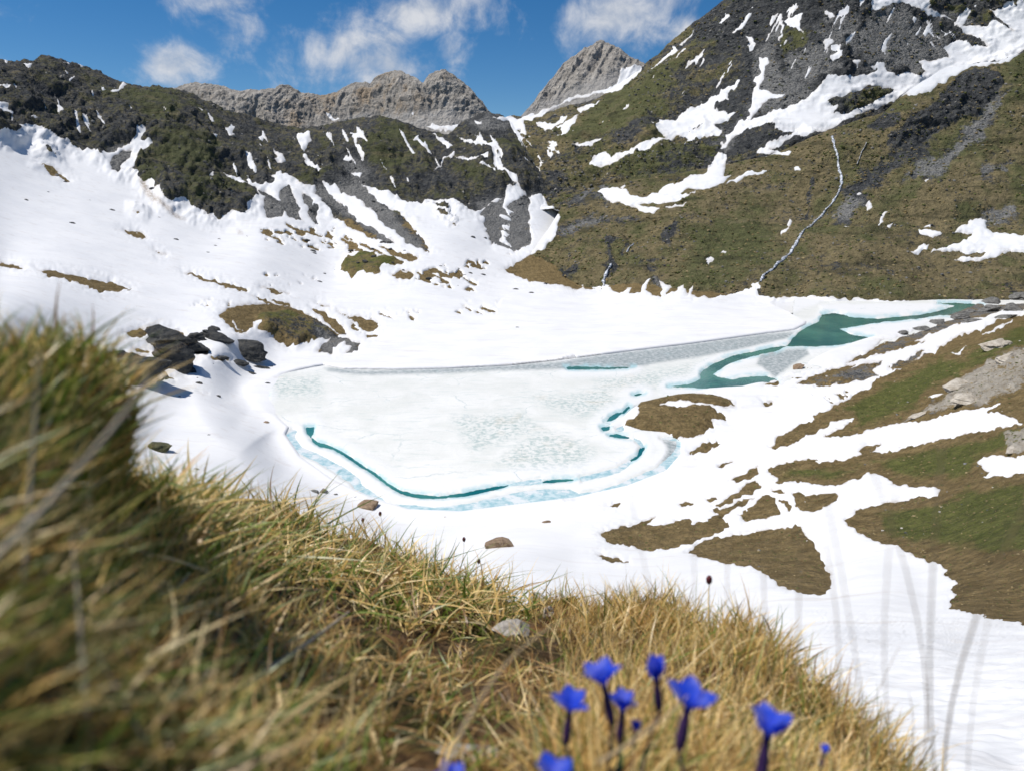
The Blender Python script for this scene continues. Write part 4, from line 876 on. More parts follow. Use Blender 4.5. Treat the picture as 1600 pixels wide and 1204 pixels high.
# ------------------------------------------------------------------ lake: water, ice, drowned ice shelf
WATER = [
    C6(900, 428, 980, 420, 1030, 400, 1035, 370, 1070, 345, 1120, 320, 1180, 300, 1260, 285, 1340, 268, 1385, 263, 1340, 285, 1270, 300, 1200, 318, 1150, 335, 1110, 360, 1085, 378, 1100, 390, 1160, 400, 1220, 390, 1300, 385, 1345, 400, 1350, 440, 1150, 460, 1080, 440, 1000, 432, 930, 430),
    C7(190, 217, 215, 190, 245, 160, 300, 135, 310, 110, 360, 108, 420, 122, 500, 125, 580, 118, 640, 112, 700, 100, 760, 82, 690, 72, 800, 74, 850, 80, 860, 110, 740, 113, 700, 114, 640, 124, 560, 132, 480, 140, 420, 150, 370, 160, 410, 180, 480, 190, 440, 200, 370, 212, 290, 219, 220, 217),
    np.vstack([C5(845, 605, 885, 600, 880, 635, 870, 645, 900, 665, 950, 680, 990, 700, 1040, 730, 1090, 765, 1140, 795, 1190, 835, 1240, 865, 1300, 880, 1400, 890, 1440, 888), C6(0, 868, 60, 860, 120, 848, 180, 836, 270, 826, 220, 846, 150, 862, 90, 877, 0, 884),
               C5(1440, 903, 1400, 906, 1310, 902, 1250, 888, 1200, 862, 1150, 822, 1100, 788, 1050, 757, 1000, 722, 960, 702, 910, 690, 880, 672, 850, 632)]),
    C6(370, 815, 420, 806, 480, 803, 545, 804, 500, 816, 440, 822, 390, 824), C6(738, 728, 770, 710, 788, 668, 806, 672, 797, 702, 772, 728, 742, 740), C6(638, 574, 660, 550, 690, 533, 720, 527, 702, 552, 670, 570),
    C6(622, 591, 660, 587, 670, 606, 633, 612), C6(650, 622, 690, 618, 740, 633, 768, 646, 720, 643, 665, 634), C6(750, 462, 780, 454, 805, 457, 770, 470), C6(475, 345, 560, 344, 660, 348, 765, 347, 730, 358, 600, 362, 490, 362),
    C5(660, 468, 690, 468, 680, 480),
    C6(705, 540, 735, 505, 750, 512, 725, 540),
]
SHELF = [
    C5(765, 640, 790, 615, 808, 620, 800, 650, 830, 690, 880, 710, 950, 745, 1020, 785, 1070, 820, 1082, 850, 1130, 880, 1175, 912, 1180, 930, 1100, 905, 1060, 870, 1030, 835, 970, 795, 910, 758, 850, 728, 800, 706, 765, 668),
    np.vstack([C5(1200, 930, 1300, 932, 1380, 942, 1500, 930, 1600, 920), C6(80, 910, 200, 880, 300, 860, 400, 848, 500, 852, 540, 868, 620, 853, 700, 828, 780, 793, 850, 763, 895, 728, 935, 680, 940, 650, 870, 640, 950, 630, 1000, 660, 980, 720, 900, 800, 780, 850, 600, 900, 300, 950, 0, 980), C5(1490, 975, 1380, 985, 1200, 960)]),
    C5(600, 470, 615, 455, 640, 448, 625, 462, 610, 485),
    C6(540, 799, 620, 781, 690, 761, 740, 730, 750, 742, 700, 777, 630, 797, 550, 814), C6(250, 827, 330, 813, 378, 808, 378, 824, 300, 832), C6(760, 640, 785, 650, 800, 672, 788, 674, 775, 658), C6(690, 600, 715, 590, 720, 605, 700, 612),
]
SLUSH = [
    C6(80, 915, 200, 880, 300, 862, 400, 850, 500, 855, 450, 882, 350, 902, 250, 922, 150, 937), C6(870, 640, 930, 650, 950, 680, 920, 722, 870, 745, 895, 690),
    np.vstack([C5(925, 362, 980, 357, 1080, 371, 1200, 369, 1350, 363, 1500, 357), C6(0, 355, 150, 347, 300, 337, 450, 327, 560, 308, 700, 290, 850, 273, 1000, 253, 1150, 233, 1300, 213, 1425, 203, 1400, 237, 1300, 258, 1150, 292, 1000, 317, 850, 338, 760, 358, 600, 364, 480, 364, 200, 368, 0, 380), C5(1400, 388, 1200, 391, 1090, 393, 1000, 386, 945, 377)]),
    C6(1270, 300, 1330, 280, 1470, 270, 1480, 300, 1400, 350, 1340, 400, 1260, 340), C6(1090, 500, 1100, 505, 1080, 510), C6(720, 520, 780, 500, 770, 560, 720, 580),
]
MELT = [C6(380, 600, 470, 640, 600, 690, 560, 780, 350, 800, 200, 740), C6(340, 470, 500, 470, 640, 430, 700, 500, 560, 560, 420, 520), C5(700, 400, 900, 400, 920, 480, 700, 480), C6(600, 400, 900, 360, 1030, 330, 1010, 400, 860, 440, 640, 440), C6(20, 560, 300, 540, 380, 600, 100, 700)]

lx = np.arange(360, 1660, 1.7)
ly = np.concatenate([np.arange(452, 600, 1.2), np.arange(600, 806, 1.7)])
LX, LY = np.meshgrid(lx, ly)
dz = ray(LX, LY)[..., 2]
LT = CAMZ / -dz
LW = P(LX, LY, LT)
i = np.arange(LX.size).reshape(LX.shape)
LF = np.stack([i[1:, :-1], i[1:, 1:], i[:-1, 1:], i[:-1, :-1]], -1).reshape(-1, 4)
q = np.stack([LX / 8.0, LY / 5.0, 0 * LX], -1)
wx = LX + 2.4 * fbm(q, 3, .6); wy = LY + 1.3 * fbm(q + 4.4, 3, .6)


def union(polys, pad=40.0):
    o = np.full(LX.shape, -pad)
    for p in polys:
        o = np.maximum(o, poly_sd(wx, wy, p, pad))
    return o


wat = np.maximum(union(WATER[:2]), union(WATER[2:]) - 1.1); she = union(SHELF); slu = union(SLUSH); mel = union(MELT)
lake_in = poly_sd(LX, LY, LAKE, 60.0)
keep = (lake_in > -20).ravel()
# water
m, nt = new_mat('glacial_water')
pos = nt.n('ShaderNodeNewGeometry').outputs['Position']
nn = nt.noise(pos, 0.6, 5, .6)
big = nt.noise(pos, 0.03, 4, .6)
c = nt.mix(nt.ramp(big, .35, .65), rgb(0.006, 0.110, 0.118), rgb(0.050, 0.205, 0.175))
finish(nt, c, 0.07, nn, 0.06, 1.0, 0.4)
WF = LF[keep[LF].all(1)]
v2, f2, _ = compact(LW.reshape(-1, 3), WF)
tag(make_mesh('lake_water', v2, f2, m), 'teal open lake water between the ice sheets', 'water', kind='structure')
# ice
m, nt = new_mat('rotten_lake_ice')
pos = nt.n('ShaderNodeNewGeometry').outputs['Position']
at = nt.n('ShaderNodeSeparateColor', {0: nt.n('ShaderNodeAttribute', attribute_name='zone').outputs['Color']})
st = nt.n('ShaderNodeMapping', {'Vector': pos, 'Rotation': (0, 0, 0.35), 'Scale': (0.12, 0.45, 0.3)}).outputs[0]
s1 = nt.noise(st, 1.0, 7, .68, .6)
s2 = nt.noise(pos, 0.05, 6, .62, .8)
s3 = nt.noise(pos, 0.55, 6, .68)
c = nt.mix(nt.ramp(s2, .3, .7), rgb(0.67, 0.68, 0.645), rgb(0.765, 0.765, 0.74))
c = nt.mix(nt.ramp(s1, .52, .72, 0, .65), c, rgb(0.50, 0.57, 0.55))
c = nt.mix(nt.math('MULTIPLY', at.outputs[1], nt.ramp(s3, .42, .62)), c, rgb(0.42, 0.50, 0.48))
c = nt.mix(nt.math('MULTIPLY', at.outputs[1], nt.ramp(s2, .50, .70, 0, .5)), c, rgb(0.48, 0.44, 0.33))
slc = nt.mix(nt.ramp(s3, .34, .72), rgb(0.22, 0.265, 0.27), rgb(0.56, 0.58, 0.58))
c = nt.mix(at.outputs[0], c, slc)
c = nt.mix(at.outputs[2], c, rgb(0.77, 0.775, 0.775))
wt = nt.n('ShaderNodeSeparateColor', {0: nt.n('ShaderNodeAttribute', attribute_name='wet').outputs['Color']}).outputs[0]
c = nt.mix(nt.math('MULTIPLY', wt, nt.ramp(s3, .28, .55, .25, .9)), c, rgb(0.36, 0.56, 0.60))
c = nt.mix(nt.math('MULTIPLY', nt.ramp(nt.n('ShaderNodeTexVoronoi', {'Vector': nt.n('ShaderNodeVectorMath', {0: pos, 1: nt.n('ShaderNodeVectorMath', {0: nt.n('ShaderNodeTexNoise', {'Vector': pos, 'Scale': .12, 'Detail': 5.0}).outputs[1], 3: 9.0}, operation='SCALE').outputs[0]}, operation='ADD').outputs[0], 'Scale': .03}, feature='DISTANCE_TO_EDGE').outputs[0], .0, .012, .55, 0.0), nt.ramp(s2, .45, .6)), c, rgb(0.36, 0.45, 0.46))
finish(nt, c, 0.5, nt.math('ADD', s3, s1), 0.25, 0.5, 0.3)
nz = fbm(np.stack([LX / 14.0, LY / 6.0, 0 * LX], -1), 4, .6)
icesd = np.minimum(-wat, -she)
icem = icesd * LT / FPX
slz = sstep(slu, -3, 5)
snowy = np.maximum(soft(LX, LY, [PX(520, 560, 700, 560, 860, 548, 1000, 523, 1150, 505, 1230, 495, 1290, 470, 1330, 460, 1200, 455, 1000, 470, 700, 540)], 4, 4), soft(LX, LY, [C7(380, 160, 560, 130, 740, 108, 700, 130, 560, 185, 480, 190), C7(300, 80, 700, 75, 740, 85, 640, 110, 420, 118, 310, 108)], 3, 3)) * (1 - slz)
th = np.where(icem > 0, 0.34 * (1 - np.exp(-icem * 1.2)), np.maximum(icem * 1.0, -.6)) * (1 - .35 * slz) + snowy * 0.5 * sstep(icem, 0, 3) + (icem > 0) * 0.07 * nz * sstep(icem, 0, 2)
IW = LW.copy(); IW[..., 2] = th
rim = sstep(icem, 0.1, 1.2) * (1 - sstep(icem, 1.5, 6.0))
IW[..., 2] += 0.18 * rim * (1 - slz)
wet = sstep(-wat, 7.5, 0.5) * sstep(nz, -.45, .15)
A = {'wet': np.stack([wet, wet, wet], -1).reshape(-1, 3), 'zone': np.stack([slz, sstep(mel, -12, 12), np.maximum(snowy, 0.75 * rim * (1 - slz))], -1).reshape(-1, 3)}
kf = keep & (icem > -0.8).ravel()
IF = LF[keep[LF].all(1) & kf[LF].any(1)]
lab = components(IF, LX.size)
ids, cnt = np.unique(lab, return_counts=True)
small = []
core = (icem > 0).ravel()
k = 0
ice_labels = ['broad rotten white ice sheet floating on the lake', 'snow covered ice floe between channels of open water', 'narrow strip of broken ice along the shore', 'small ice floe beside the open water']
for r in np.argsort(-cnt):
    fm = IF[lab == ids[r]]
    if not core[fm].any(): continue
    if cnt[r] < 60:
        small.append(fm); continue
    v2, f2, a2 = compact(IW.reshape(-1, 3), fm, A)
    tag(make_mesh('ice_sheet', v2, f2, m, a2), ice_labels[min(k, 3)], 'ice', 'ice sheets on the lake', kind='structure')
    k += 1
# drowned shelf
m2, nt = new_mat('drowned_ice')
pos = nt.n('ShaderNodeNewGeometry').outputs['Position']
s3 = nt.noise(pos, 0.5, 5, .65)
c = nt.mix(nt.ramp(s3, .3, .7), rgb(0.26, 0.46, 0.51), rgb(0.60, 0.70, 0.71))
c = nt.mix(nt.ramp(nt.noise(pos, .14, 6, .7), .50, .60), c, rgb(0.70, 0.73, 0.73))
finish(nt, c, 0.2, s3, 0.1, 0.3, 0.5)
SW = LW.copy()
shem = np.minimum(she, lake_in + 6) * LT / FPX
SW[..., 2] = np.where(shem > -2, 0.05 + 0.03 * np.clip(shem, -4, 1), -1)
SF_ = LF[((she > -3).ravel() & keep)[LF].all(1)]
v2, f2, _ = compact(SW.reshape(-1, 3), SF_)
tag(make_mesh('ice_shelf', v2, f2, m2), 'pale turquoise drowned ice shelf along the near lake shore', 'ice', kind='structure')

# ------------------------------------------------------------------ streams on the right slope
m, nt = new_mat('white_water')
pos = nt.n('ShaderNodeNewGeometry').outputs['Position']
s3 = nt.noise(pos, 0.55, 5, .7)
c = nt.mix(nt.ramp(s3, .40, .60), rgb(0.06, 0.075, 0.10), rgb(0.72, 0.75, 0.80))
finish(nt, c, 0.25, s3, 0.4, 0.5, 0.5)
rs = np.random.RandomState(3)


def stream(path, w0, w1, label, lift=0.6):
    a = np.array(path, float)
    L = np.concatenate([[0], np.cumsum(np.linalg.norm(np.diff(a, axis=0), axis=1))])
    s = np.arange(0, L[-1], 2.2)
    px = np.interp(s, L, a[:, 0]) + 1.6 * fbm(np.stack([s / 9, 0 * s, 0 * s + w0], -1), 3); py = np.interp(s, L, a[:, 1])
    C = np.array([on_piece(slope_piece, x, y)[0] for x, y in zip(px, py)])
    for _ in range(2):
        C[1:-1] = (C[:-2] + 2 * C[1:-1] + C[2:]) / 4
    V = []; F = []
    tn = np.gradient(C, axis=0); tn /= np.linalg.norm(tn, axis=1, keepdims=True)
    nrm = np.array([0, -.75, .66])
    for i in range(len(C)):
        side = np.cross(tn[i], nrm); side /= np.linalg.norm(side)
        wd = (w0 + (w1 - w0) * i / len(C)) * (0.35 + 1.1 * rs.rand())
        for k, (u, h) in enumerate([(-1, -.9), (-.5, .5), (0, .9), (.5, .5), (1, -.9)]):
            V.append(C[i] + side * u * wd + nrm * (lift + h * .9))
        if i:
            b = 5 * i
            for k in range(4):
                F.append((b - 5 + k, b - 4 + k, b + 1 + k, b + k))
    o = make_mesh('stream', np.array(V), np.array(F), m)
    return tag(o, label, 'stream', 'meltwater streams on the right slope', kind='structure')


stream([(1300, 218), (1303, 240), (1308, 258), (1313, 275), (1315, 290), (1308, 308), (1292, 325), (1274, 342), (1258, 365), (1244, 388), (1228, 408), (1210, 424), (1194, 436), (1187, 444)], 1.3, 1.4, 'white meltwater torrent winding down the right slope to the lake')
stream([(1352, 228), (1346, 241), (1341, 254), (1337, 262)], 0.35, 0.3, 'short thin side stream below the dark spur right of the torrent')
stream([(990, 376), (985, 386), (980, 396)], .9, 1.1, 'tiny upper waterfall on the lower right slope')
stream([(957, 422), (950, 430), (945, 440), (943, 449)], 1.0, 1.5, 'tiny waterfall at the foot of the right slope by the snow')

# ------------------------------------------------------------------ rocks
import bmesh


def ico(sub):
    bm = bmesh.new(); bmesh.ops.create_icosphere(bm, subdivisions=sub, radius=1.0)
    v = np.array([x.co for x in bm.verts]); f = np.array([[y.index for y in x.verts] for x in bm.faces]); bm.free()
    return v, f


ICO = {k: ico(k) for k in (2, 3, 4, 5)}


def rock_mat(name, a, b, c, scale, amount=.45):
    m, nt = new_mat(name)
    tcn = nt.n('ShaderNodeNewGeometry').outputs['Position']
    n1 = nt.noise(tcn, scale, 8, .66); n2 = nt.noise(tcn, scale * 4.1, 7, .68)
    cc = nt.mix(nt.ramp(n1, .32, .68), a, b)
    cc = nt.mix(nt.ramp(n2, .52, .66, 0, amount), cc, c)
    cc = nt.mix(nt.ramp(n2, .28, .42, .6, 0), cc, rgb(.02, .02, .02))
    finish(nt, cc, .9, nt.math('ADD', nt.math('MULTIPLY', n1, 1.6 / scale), nt.math('MULTIPLY', n2, .5 / scale)), .7, .6, .2)
    return m


RM_DARK = rock_mat('dark_schist_block', rgb(.026, .030, .036), rgb(.085, .085, .08), rgb(.15, .13, .085), .35)
RM_BROWN = rock_mat('brown_boulder', rgb(.18, .12, .075), rgb(.36, .26, .17), rgb(.42, .37, .31), .9)
RM_PALE = rock_mat('pale_limestone_block', rgb(.38, .33, .26), rgb(.60, .55, .47), rgb(.66, .62, .56), .5)
RM_GREY = rock_mat('grey_ledge_block', rgb(.085, .085, .082), rgb(.23, .225, .21), rgb(.33, .31, .27), .5)
RM_MOSS = rock_mat('mossy_block', rgb(.05, .055, .025), rgb(.12, .115, .06), rgb(.17, .16, .10), .6)
RM_STONE = rock_mat('near_stone', rgb(.30, .27, .235), rgb(.52, .48, .43), rgb(.62, .59, .55), 28.0)
RM_BOULD = rock_mat('near_boulder', rgb(.10, .085, .062), rgb(.30, .26, .20), rgb(.40, .36, .30), 9.0)


def rock(name, pos, size, mat, seed, label, group=None, rz=0.0, tilt=(0, 0), sub=3, cuts=9, layered=0.0, cat='rock'):
    rr = np.random.RandomState(seed)
    v, f = ICO[sub]
    v = v.copy()
    for _ in range(cuts):
        n = rr.normal(size=3); n[2] *= .7; n /= np.linalg.norm(n)
        h = .40 + .38 * rr.rand()
        d = v @ n
        v = v - np.maximum(d - h, 0)[:, None] * n * .92
    v = v * (1 + .13 * fbm(v * 1.7 + seed * 3.1, 4, .55, True)[:, None])
    if layered:
        v = v + np.array([1, .6, 0]) * (layered * vnoise(np.stack([0 * v[:, 0] + seed, 0 * v[:, 0], v[:, 2] * 5.5], -1)))[:, None] * np.sign(v[:, :1])
    v = v * np.array(size) / 2
    o = make_mesh(name, v, f, mat, smooth=False)
    for p_ in ():
        pass
    o.location = tuple(pos); o.rotation_euler = (tilt[0], tilt[1], rz)
    return tag(o, label, cat, group)


def ground_rock(name, x, y, wpx, hpx, mat, seed, label, group=None, depth=0.8, rz=0.0, tilt=(0, 0), sub=3, sink=.28, layered=0., cuts=14):
    """rock whose foot stands at photograph position (x, y), wpx wide and hpx high"""
    c, n = on_piece(ground_piece, x, y)
    t = np.linalg.norm(c - np.array([0, 0, CAMZ]))
    w_, h_ = wpx * t / FPX * 1.12, hpx * t / FPX * 1.2
    c = c + np.array([0, w_ * depth * .25, h_ * (.5 - sink)])
    return rock(name, c, (w_, w_ * depth, h_), mat, seed, label, group, rz, tilt, sub, cuts, layered)


# dark outcrop left of the lake
OUT = [
    (205, 598, 122, 44, 11, 'broad dark grey rock with flat snowy top nearest the grass on the left', .55, .05, 5),
    (268, 579, 84, 52, 12, 'big steep dark slab in the middle of the outcrop left of the lake', .6, -.1, 5),
    (258, 545, 84, 34, 13, 'dark slab at the top of the outcrop left of the lake', .6, -.25, 5),
    (300, 552, 58, 18, 24, 'low dark slab touching the right of the outcrop top', .6, -.25, 4),
    (384, 562, 72, 30, 14, 'dark rounded rock at the right end of the outcrop near the ice', .6, -.2, 5),
    (330, 533, 66, 18, 15, 'long low brownish slab behind the outcrop left of the lake', .55, -.3, 4),
    (306, 534, 36, 14, 16, 'low grey slab in the gap of the outcrop left of the lake', .6, -.2, 4),
    (334, 520, 19, 12, 17, 'lone round lichen grey boulder above the dark outcrop', .9, 0, 4),
    (372, 571, 38, 14, 18, 'flat dark rock just below the right end of the outcrop', .6, -.3, 4),
    (405, 578, 28, 9, 19, 'small dark slab closest to the left ice edge', .6, -.2, 3),
    (393, 587, 20, 8, 20, 'small brown rock lowest of the outcrop left of the lake', .8, 0, 3),
    (344, 563, 26, 7, 21, 'thin brown rock sliver on snow between the outcrop slabs', .6, -.2, 3),
]
for (x, y, ww, hh, sd_, lb, dp, rz, sb) in OUT:
    ground_rock('rock_outcrop', x, y, ww, hh, RM_DARK, sd_, lb, 'dark outcrop left of the lake', dp, rz, sub=sb, layered=.05)
for (x, y, ww, hh, mt, sd_, lb, dp, sb) in [
    (240, 706, 52, 11, RM_MOSS, 31, 'mossy dark rock peeping out beside the left grass', .8, 4),
    (780, 858, 66, 15, RM_BROWN, 32, 'rusty brown flat topped boulder in the snow below the ice', .7, 4),
    (570, 797, 44, 11, RM_BROWN, 33, 'tan flat rock in the snow just above the middle grass', .8, 4),
    (505, 773, 17, 11, RM_GREY, 34, 'pointed grey stone, tallest of the row near the ice', .8, 3),
    (490, 772, 22, 6, RM_GREY, 35, 'low grey stone at the left of the row near the ice', .8, 3),
    (522, 775, 14, 6, RM_GREY, 36, 'low grey stone at the right of the row near the ice', .8, 3),
    (553, 780, 14, 5, RM_GREY, 37, 'small grey stone above the tan flat rock', .8, 3),
    (414, 664, 12, 6, RM_BROWN, 38, 'small brown pyramid stone alone on snow left of the ice', .9, 3),
    (327, 683, 18, 5, RM_DARK, 39, 'thin dark stone on the snow right of the left grass', .6, 3),
    (305, 735, 15, 5, RM_DARK, 40, 'dark chip of rock on snow above the left grass edge', .6, 3),
    (852, 820, 20, 7, RM_BROWN, 41, 'brown stone on snow right of the rusty boulder', .8, 3),
    (700, 811, 24, 5, RM_BROWN, 42, 'row of flat brown stone chips below the ice edge', .5, 3),
    (802, 813, 11, 4, RM_BROWN, 43, 'tiny brown stone left of the stone by the rusty boulder', .8, 2),
    (726, 800, 8, 6, RM_BROWN, 44, 'tiny pointed stone at the near edge of the ice', .8, 2),
    (450, 772, 10, 3, RM_DARK, 45, 'tiny dark chip left of the grey stone row', .8, 2),
    (872, 836, 9, 3, RM_BROWN, 46, 'tiny brown chip on snow furthest below the ice', .8, 2),
]:
    ground_rock('boulder', x, y, ww, hh, mt, sd_, lb, 'stones lying on the snow', dp, sub=sb)
# stones scattered on the far snow, too small to pick apart
rs = np.random.RandomState(21)
tv, tf = ICO[2]
for (px0, px1, py0, py1, num, lb) in [(20, 420, 280, 400, 22, 'scattered small dark stones on the upper left snow slope'), (280, 480, 560, 650, 14, 'scattered small dark stones on snow left of the ice'),
                                      (700, 900, 440, 540, 16, 'scattered small dark stones on the snow beyond the ice'), (480, 760, 370, 450, 34, 'scattered small dark stones on snow below the left mountain')]:
    VV = []; FF = []
    for _ in range(num):
        x = px0 + (px1 - px0) * rs.rand(); y = py0 + (py1 - py0) * rs.rand()
        c, n_ = on_piece(ground_piece, x, y)
        t = np.linalg.norm(c - np.array([0, 0, CAMZ]))
        ww = (3.5 + 7 * rs.rand() ** 2) * t / FPX
        v = tv * (1 + .3 * fbm(tv * 1.6 + rs.rand() * 90, 3, .6)[:, None]) * np.array([ww * .55, ww * .4, ww * .28]) + c + np.array([0, 0, .6])
        FF.append(tf + len(tv) * len(VV)); VV.append(v)
    tag(make_mesh('scattered_stones', np.concatenate(VV), np.concatenate(FF), RM_DARK, smooth=False), lb, 'stones', kind='stuff')
# loose stones and tussocks over the bare slopes: far too many to count
ICO[1] = ico(1)
iv, if_ = ICO[1]
m_tus, nt = new_mat('tussock')
at = nt.n('ShaderNodeAttribute', attribute_name='tint').outputs['Color']
finish(nt, at, .95, nt.noise(nt.n('ShaderNodeNewGeometry').outputs['Position'], 3.0, 5, .7), .6, .3, .1)


def scatter(pieces, n, size_px, name, label, cols, seed, flat, keep, cat):
    r_ = np.random.RandomState(seed)
    VV = []; FF = []; CC = []
    cnt = 0
    for pcs, num in zip(pieces, n):
        ii = r_.randint(2, pcs.shape[0] - 2, num * 4); jj = r_.randint(2, pcs.shape[1] - 2, num * 4)
        ok = keep(pcs.X[ii, jj], pcs.Y[ii, jj], pcs.sd[ii, jj], r_)
        ii, jj = ii[ok][:num], jj[ok][:num]
        c = pcs.G[ii, jj]; t = pcs.T[ii, jj]
        k = len(ii)
        sz = (size_px[0] + (size_px[1] - size_px[0]) * r_.rand(k) ** 2.2) * t / FPX
        j3 = 1 + .55 * (r_.rand(k, len(iv), 1) - .5)
        sc3 = np.stack([sz * (.8 + .5 * r_.rand(k)), sz * (.8 + .5 * r_.rand(k)), sz * flat * (.7 + .6 * r_.rand(k))], -1)[:, None]
        a = r_.rand(k) * 6.28
        ca, sa = np.cos(a)[:, None], np.sin(a)[:, None]
        v = iv[None] * j3 * sc3 * .5
        v = np.stack([v[..., 0] * ca - v[..., 1] * sa, v[..., 0] * sa + v[..., 1] * ca, v[..., 2]], -1) + c[:, None]
        VV.append(v.reshape(-1, 3)); FF.append((if_[None] + (np.arange(k) * len(iv))[:, None, None]).reshape(-1, 3) + cnt)
        cnt += k * len(iv)
        cl = cols[r_.randint(len(cols), size=k)] * (.7 + .6 * r_.rand(k))[:, None]
        CC.append(np.repeat(cl, len(iv), 0))
    o = make_mesh(name, np.concatenate(VV), np.concatenate(FF), m_tus, {'tint': np.concatenate(CC)}, smooth=False)
    return tag(o, label, cat, kind='stuff')


bare = lambda x, y, sd, r_: (sd < -1.5)
ROCKC = np.array([(.14, .138, .13), (.09, .09, .09), (.20, .19, .175), (.25, .235, .21), (.06, .062, .065)])
TURFC = np.array([(.21, .16, .075), (.14, .12, .052), (.10, .115, .038), (.26, .205, .11), (.08, .088, .032)])
scatter([upper_piece, slope_piece], [3600, 1100], (1.6, 5.0), 'slope_stones', 'grey stones and crags strewn over the right mountain', ROCKC, 61, .8, lambda x, y, sd, r_: (sd < -1) & (vnoise(np.stack([x / 60., y / 40., 0 * x], -1)) + .5 * r_.rand(len(x)) > .12), 'stones')
scatter([upper_piece, slope_piece], [2500, 6000], (2.0, 5.5), 'slope_tussocks', 'grass tussocks over the right mountain slope', TURFC, 62, .55, bare, 'grass')
scatter([ground_piece], [2600], (1.6, 6.5), 'crag_stones', 'broken grey blocks strewn over the left mountain', ROCKC * .95, 63, .9, lambda x, y, sd, r_: (sd < -1) & (y < 340) & (x < 860), 'stones')
scatter([ground_piece], [9000], (1.5, 5.0), 'turf_tussocks', 'grass tussocks on the bare turf of the right hillside', TURFC, 64, .5, lambda x, y, sd, r_: (sd < -2) & (x > 900) & (y > 540), 'grass')
scatter([ground_piece], [420], (1.5, 6.0), 'hill_stones', 'pale stones strewn on the right hillside turf', ROCKC * 2.0, 65, .5, lambda x, y, sd, r_: (sd < -2) & (x > 1180) & (y > 500) & (vnoise(np.stack([x / 50., y / 30., 0 * x], -1)) > .0), 'stones')
# layered ledge on the right hillside crest
for (x, y, ww, hh, sd_, mt, lb) in [
    (1592, 470, 46, 18, 51, RM_GREY, 'grey ledge block highest on the right hillside crest at the frame edge'), (1556, 474, 44, 12, 52, RM_GREY, 'long grey ledge block left of the highest crest block'),
    (1590, 488, 44, 14, 53, RM_GREY, 'grey ledge block under the highest crest block at the frame edge'), (1545, 488, 40, 12, 54, RM_GREY, 'grey ledge block in the middle of the crest ledge'),
    (1518, 489, 26, 9, 55, RM_GREY, 'grey ledge block above the open water tip'), (1500, 499, 34, 11, 56, RM_GREY, 'dark grey ledge block beside the open water tip'),
    (1468, 506, 30, 9, 57, RM_GREY, 'low ledge block descending towards the open water'), (1440, 517, 30, 9, 58, RM_GREY, 'lower ledge block near the right lake shore'),
    (1412, 524, 24, 8, 59, RM_GREY, 'lowest ledge block by the right lake shore'), (1575, 498, 30, 9, 60, RM_GREY, 'small ledge block above the cream boulder'),
    (1526, 503, 36, 8, 61, RM_GREY, 'flat ledge block above the upper snow streak'),
    (1568, 542, 60, 18, 62, RM_PALE, 'long cream boulder lying on the right hillside'), 
    (1584, 708, 22, 9, 65, RM_PALE, 'small pale stone at the frame edge above the right snow patch'),
    
    (1440, 652, 40, 11, 68, RM_PALE, 'pale block at the lower left of the limestone slabs'), 
    (1525, 632, 50, 14, 70, RM_PALE, 'pale block at the lower right of the limestone slabs'), (1500, 610, 50, 13, 71, RM_PALE, 'pale block in the centre of the limestone slabs'),
    
    (1580, 566, 46, 15, 75, RM_PALE, 'pale block highest in the limestone slabs'),
    (1248, 577, 28, 8, 77, RM_BROWN, 'brown stone by the ice on the right shore'),
]:
    ground_rock('ledge_block' if mt is RM_GREY else 'limestone_block' if mt is RM_PALE else 'boulder', x, y, ww * .85, hh * .75, mt, sd_, lb, 'blocks on the right hillside', .8, .35 + .3 * math.sin(sd_), (0, -.22), 4, .55 if mt is RM_PALE else .45, .12)

# ------------------------------------------------------------------ foreground mound
mp = [(-300, 470, .36), (0, 548, .52), (100, 562, .58), (168, 596, .62), (205, 700, .66), (240, 762, .80), (300, 790, 1.08), (420, 815, 1.75), (550, 850, 2.1), (680, 890, 2.3), (800, 935, 2.05), (900, 950, 1.75), (1050, 955, 1.42), (1150, 985, 1.22),
      (1230, 1040, 1.05), (1320, 1110, .95), (1400, 1190, .86), (1600, 1400, .62), (0, 1204, .23), (300, 1204, .28), (600, 1204, .44), (900, 1204, .52), (1150, 1204, .60), (1350, 1204, .76), (500, 1000, .80), (800, 1050, 1.0),
      (200, 900, .51), (0, 800, .37), (700, 1100, .76), (1000, 1100, .74), (1200, 1120, .80), (-300, 1204, .17), (-300, 800, .25), (0, 1600, .16), (800, 1700, .28), (1400, 1600, .34), (1700, 1700, .40), (-300, 1600, .14), (350, 900, .83), (650, 950, 1.5)]
SM = Surf(mp)
M_TOP = [(-320, 475), (0, 548), (100, 562), (150, 582), (172, 602), (188, 650), (200, 700), (222, 745), (255, 772), (300, 793), (420, 815), (550, 850), (680, 890), (800, 935), (900, 950), (1050, 955), (1150, 985), (1230, 1040), (1320, 1110), (1400, 1190), (1480, 1275), (1600, 1400), (1720, 1530)]
pc = Piece(SM, -300, 1700, M_TOP, [(-320, 1620), (1720, 1620)], 5.0, 5.0, 9.0, 4)
Wp = pc.W - np.array([0, 0, CAMZ])
d_ = .05 * fbm(Wp / .16, 3) * np.clip(pc.T, .2, 1.2) + .012 * fbm(Wp / .05, 4, .6) * np.clip(pc.T, .3, 1.2)
m, nt = new_mat('peaty_soil')
pos = nt.n('ShaderNodeNewGeometry').outputs['Position']
a1 = nt.noise(pos, 9.0, 6, .65); a2 = nt.noise(pos, 60.0, 7, .68); a3 = nt.noise(pos, 4.0, 4, .6)
c = nt.mix(nt.ramp(a2, .3, .7), rgb(.024, .015, .009), rgb(.17, .105, .055))
c = nt.mix(nt.ramp(a1, .50, .66, 0, .75), c, rgb(.22, .115, .04))
c = nt.mix(nt.ramp(a3, .50, .66, 0, .7), c, rgb(.040, .048, .013))
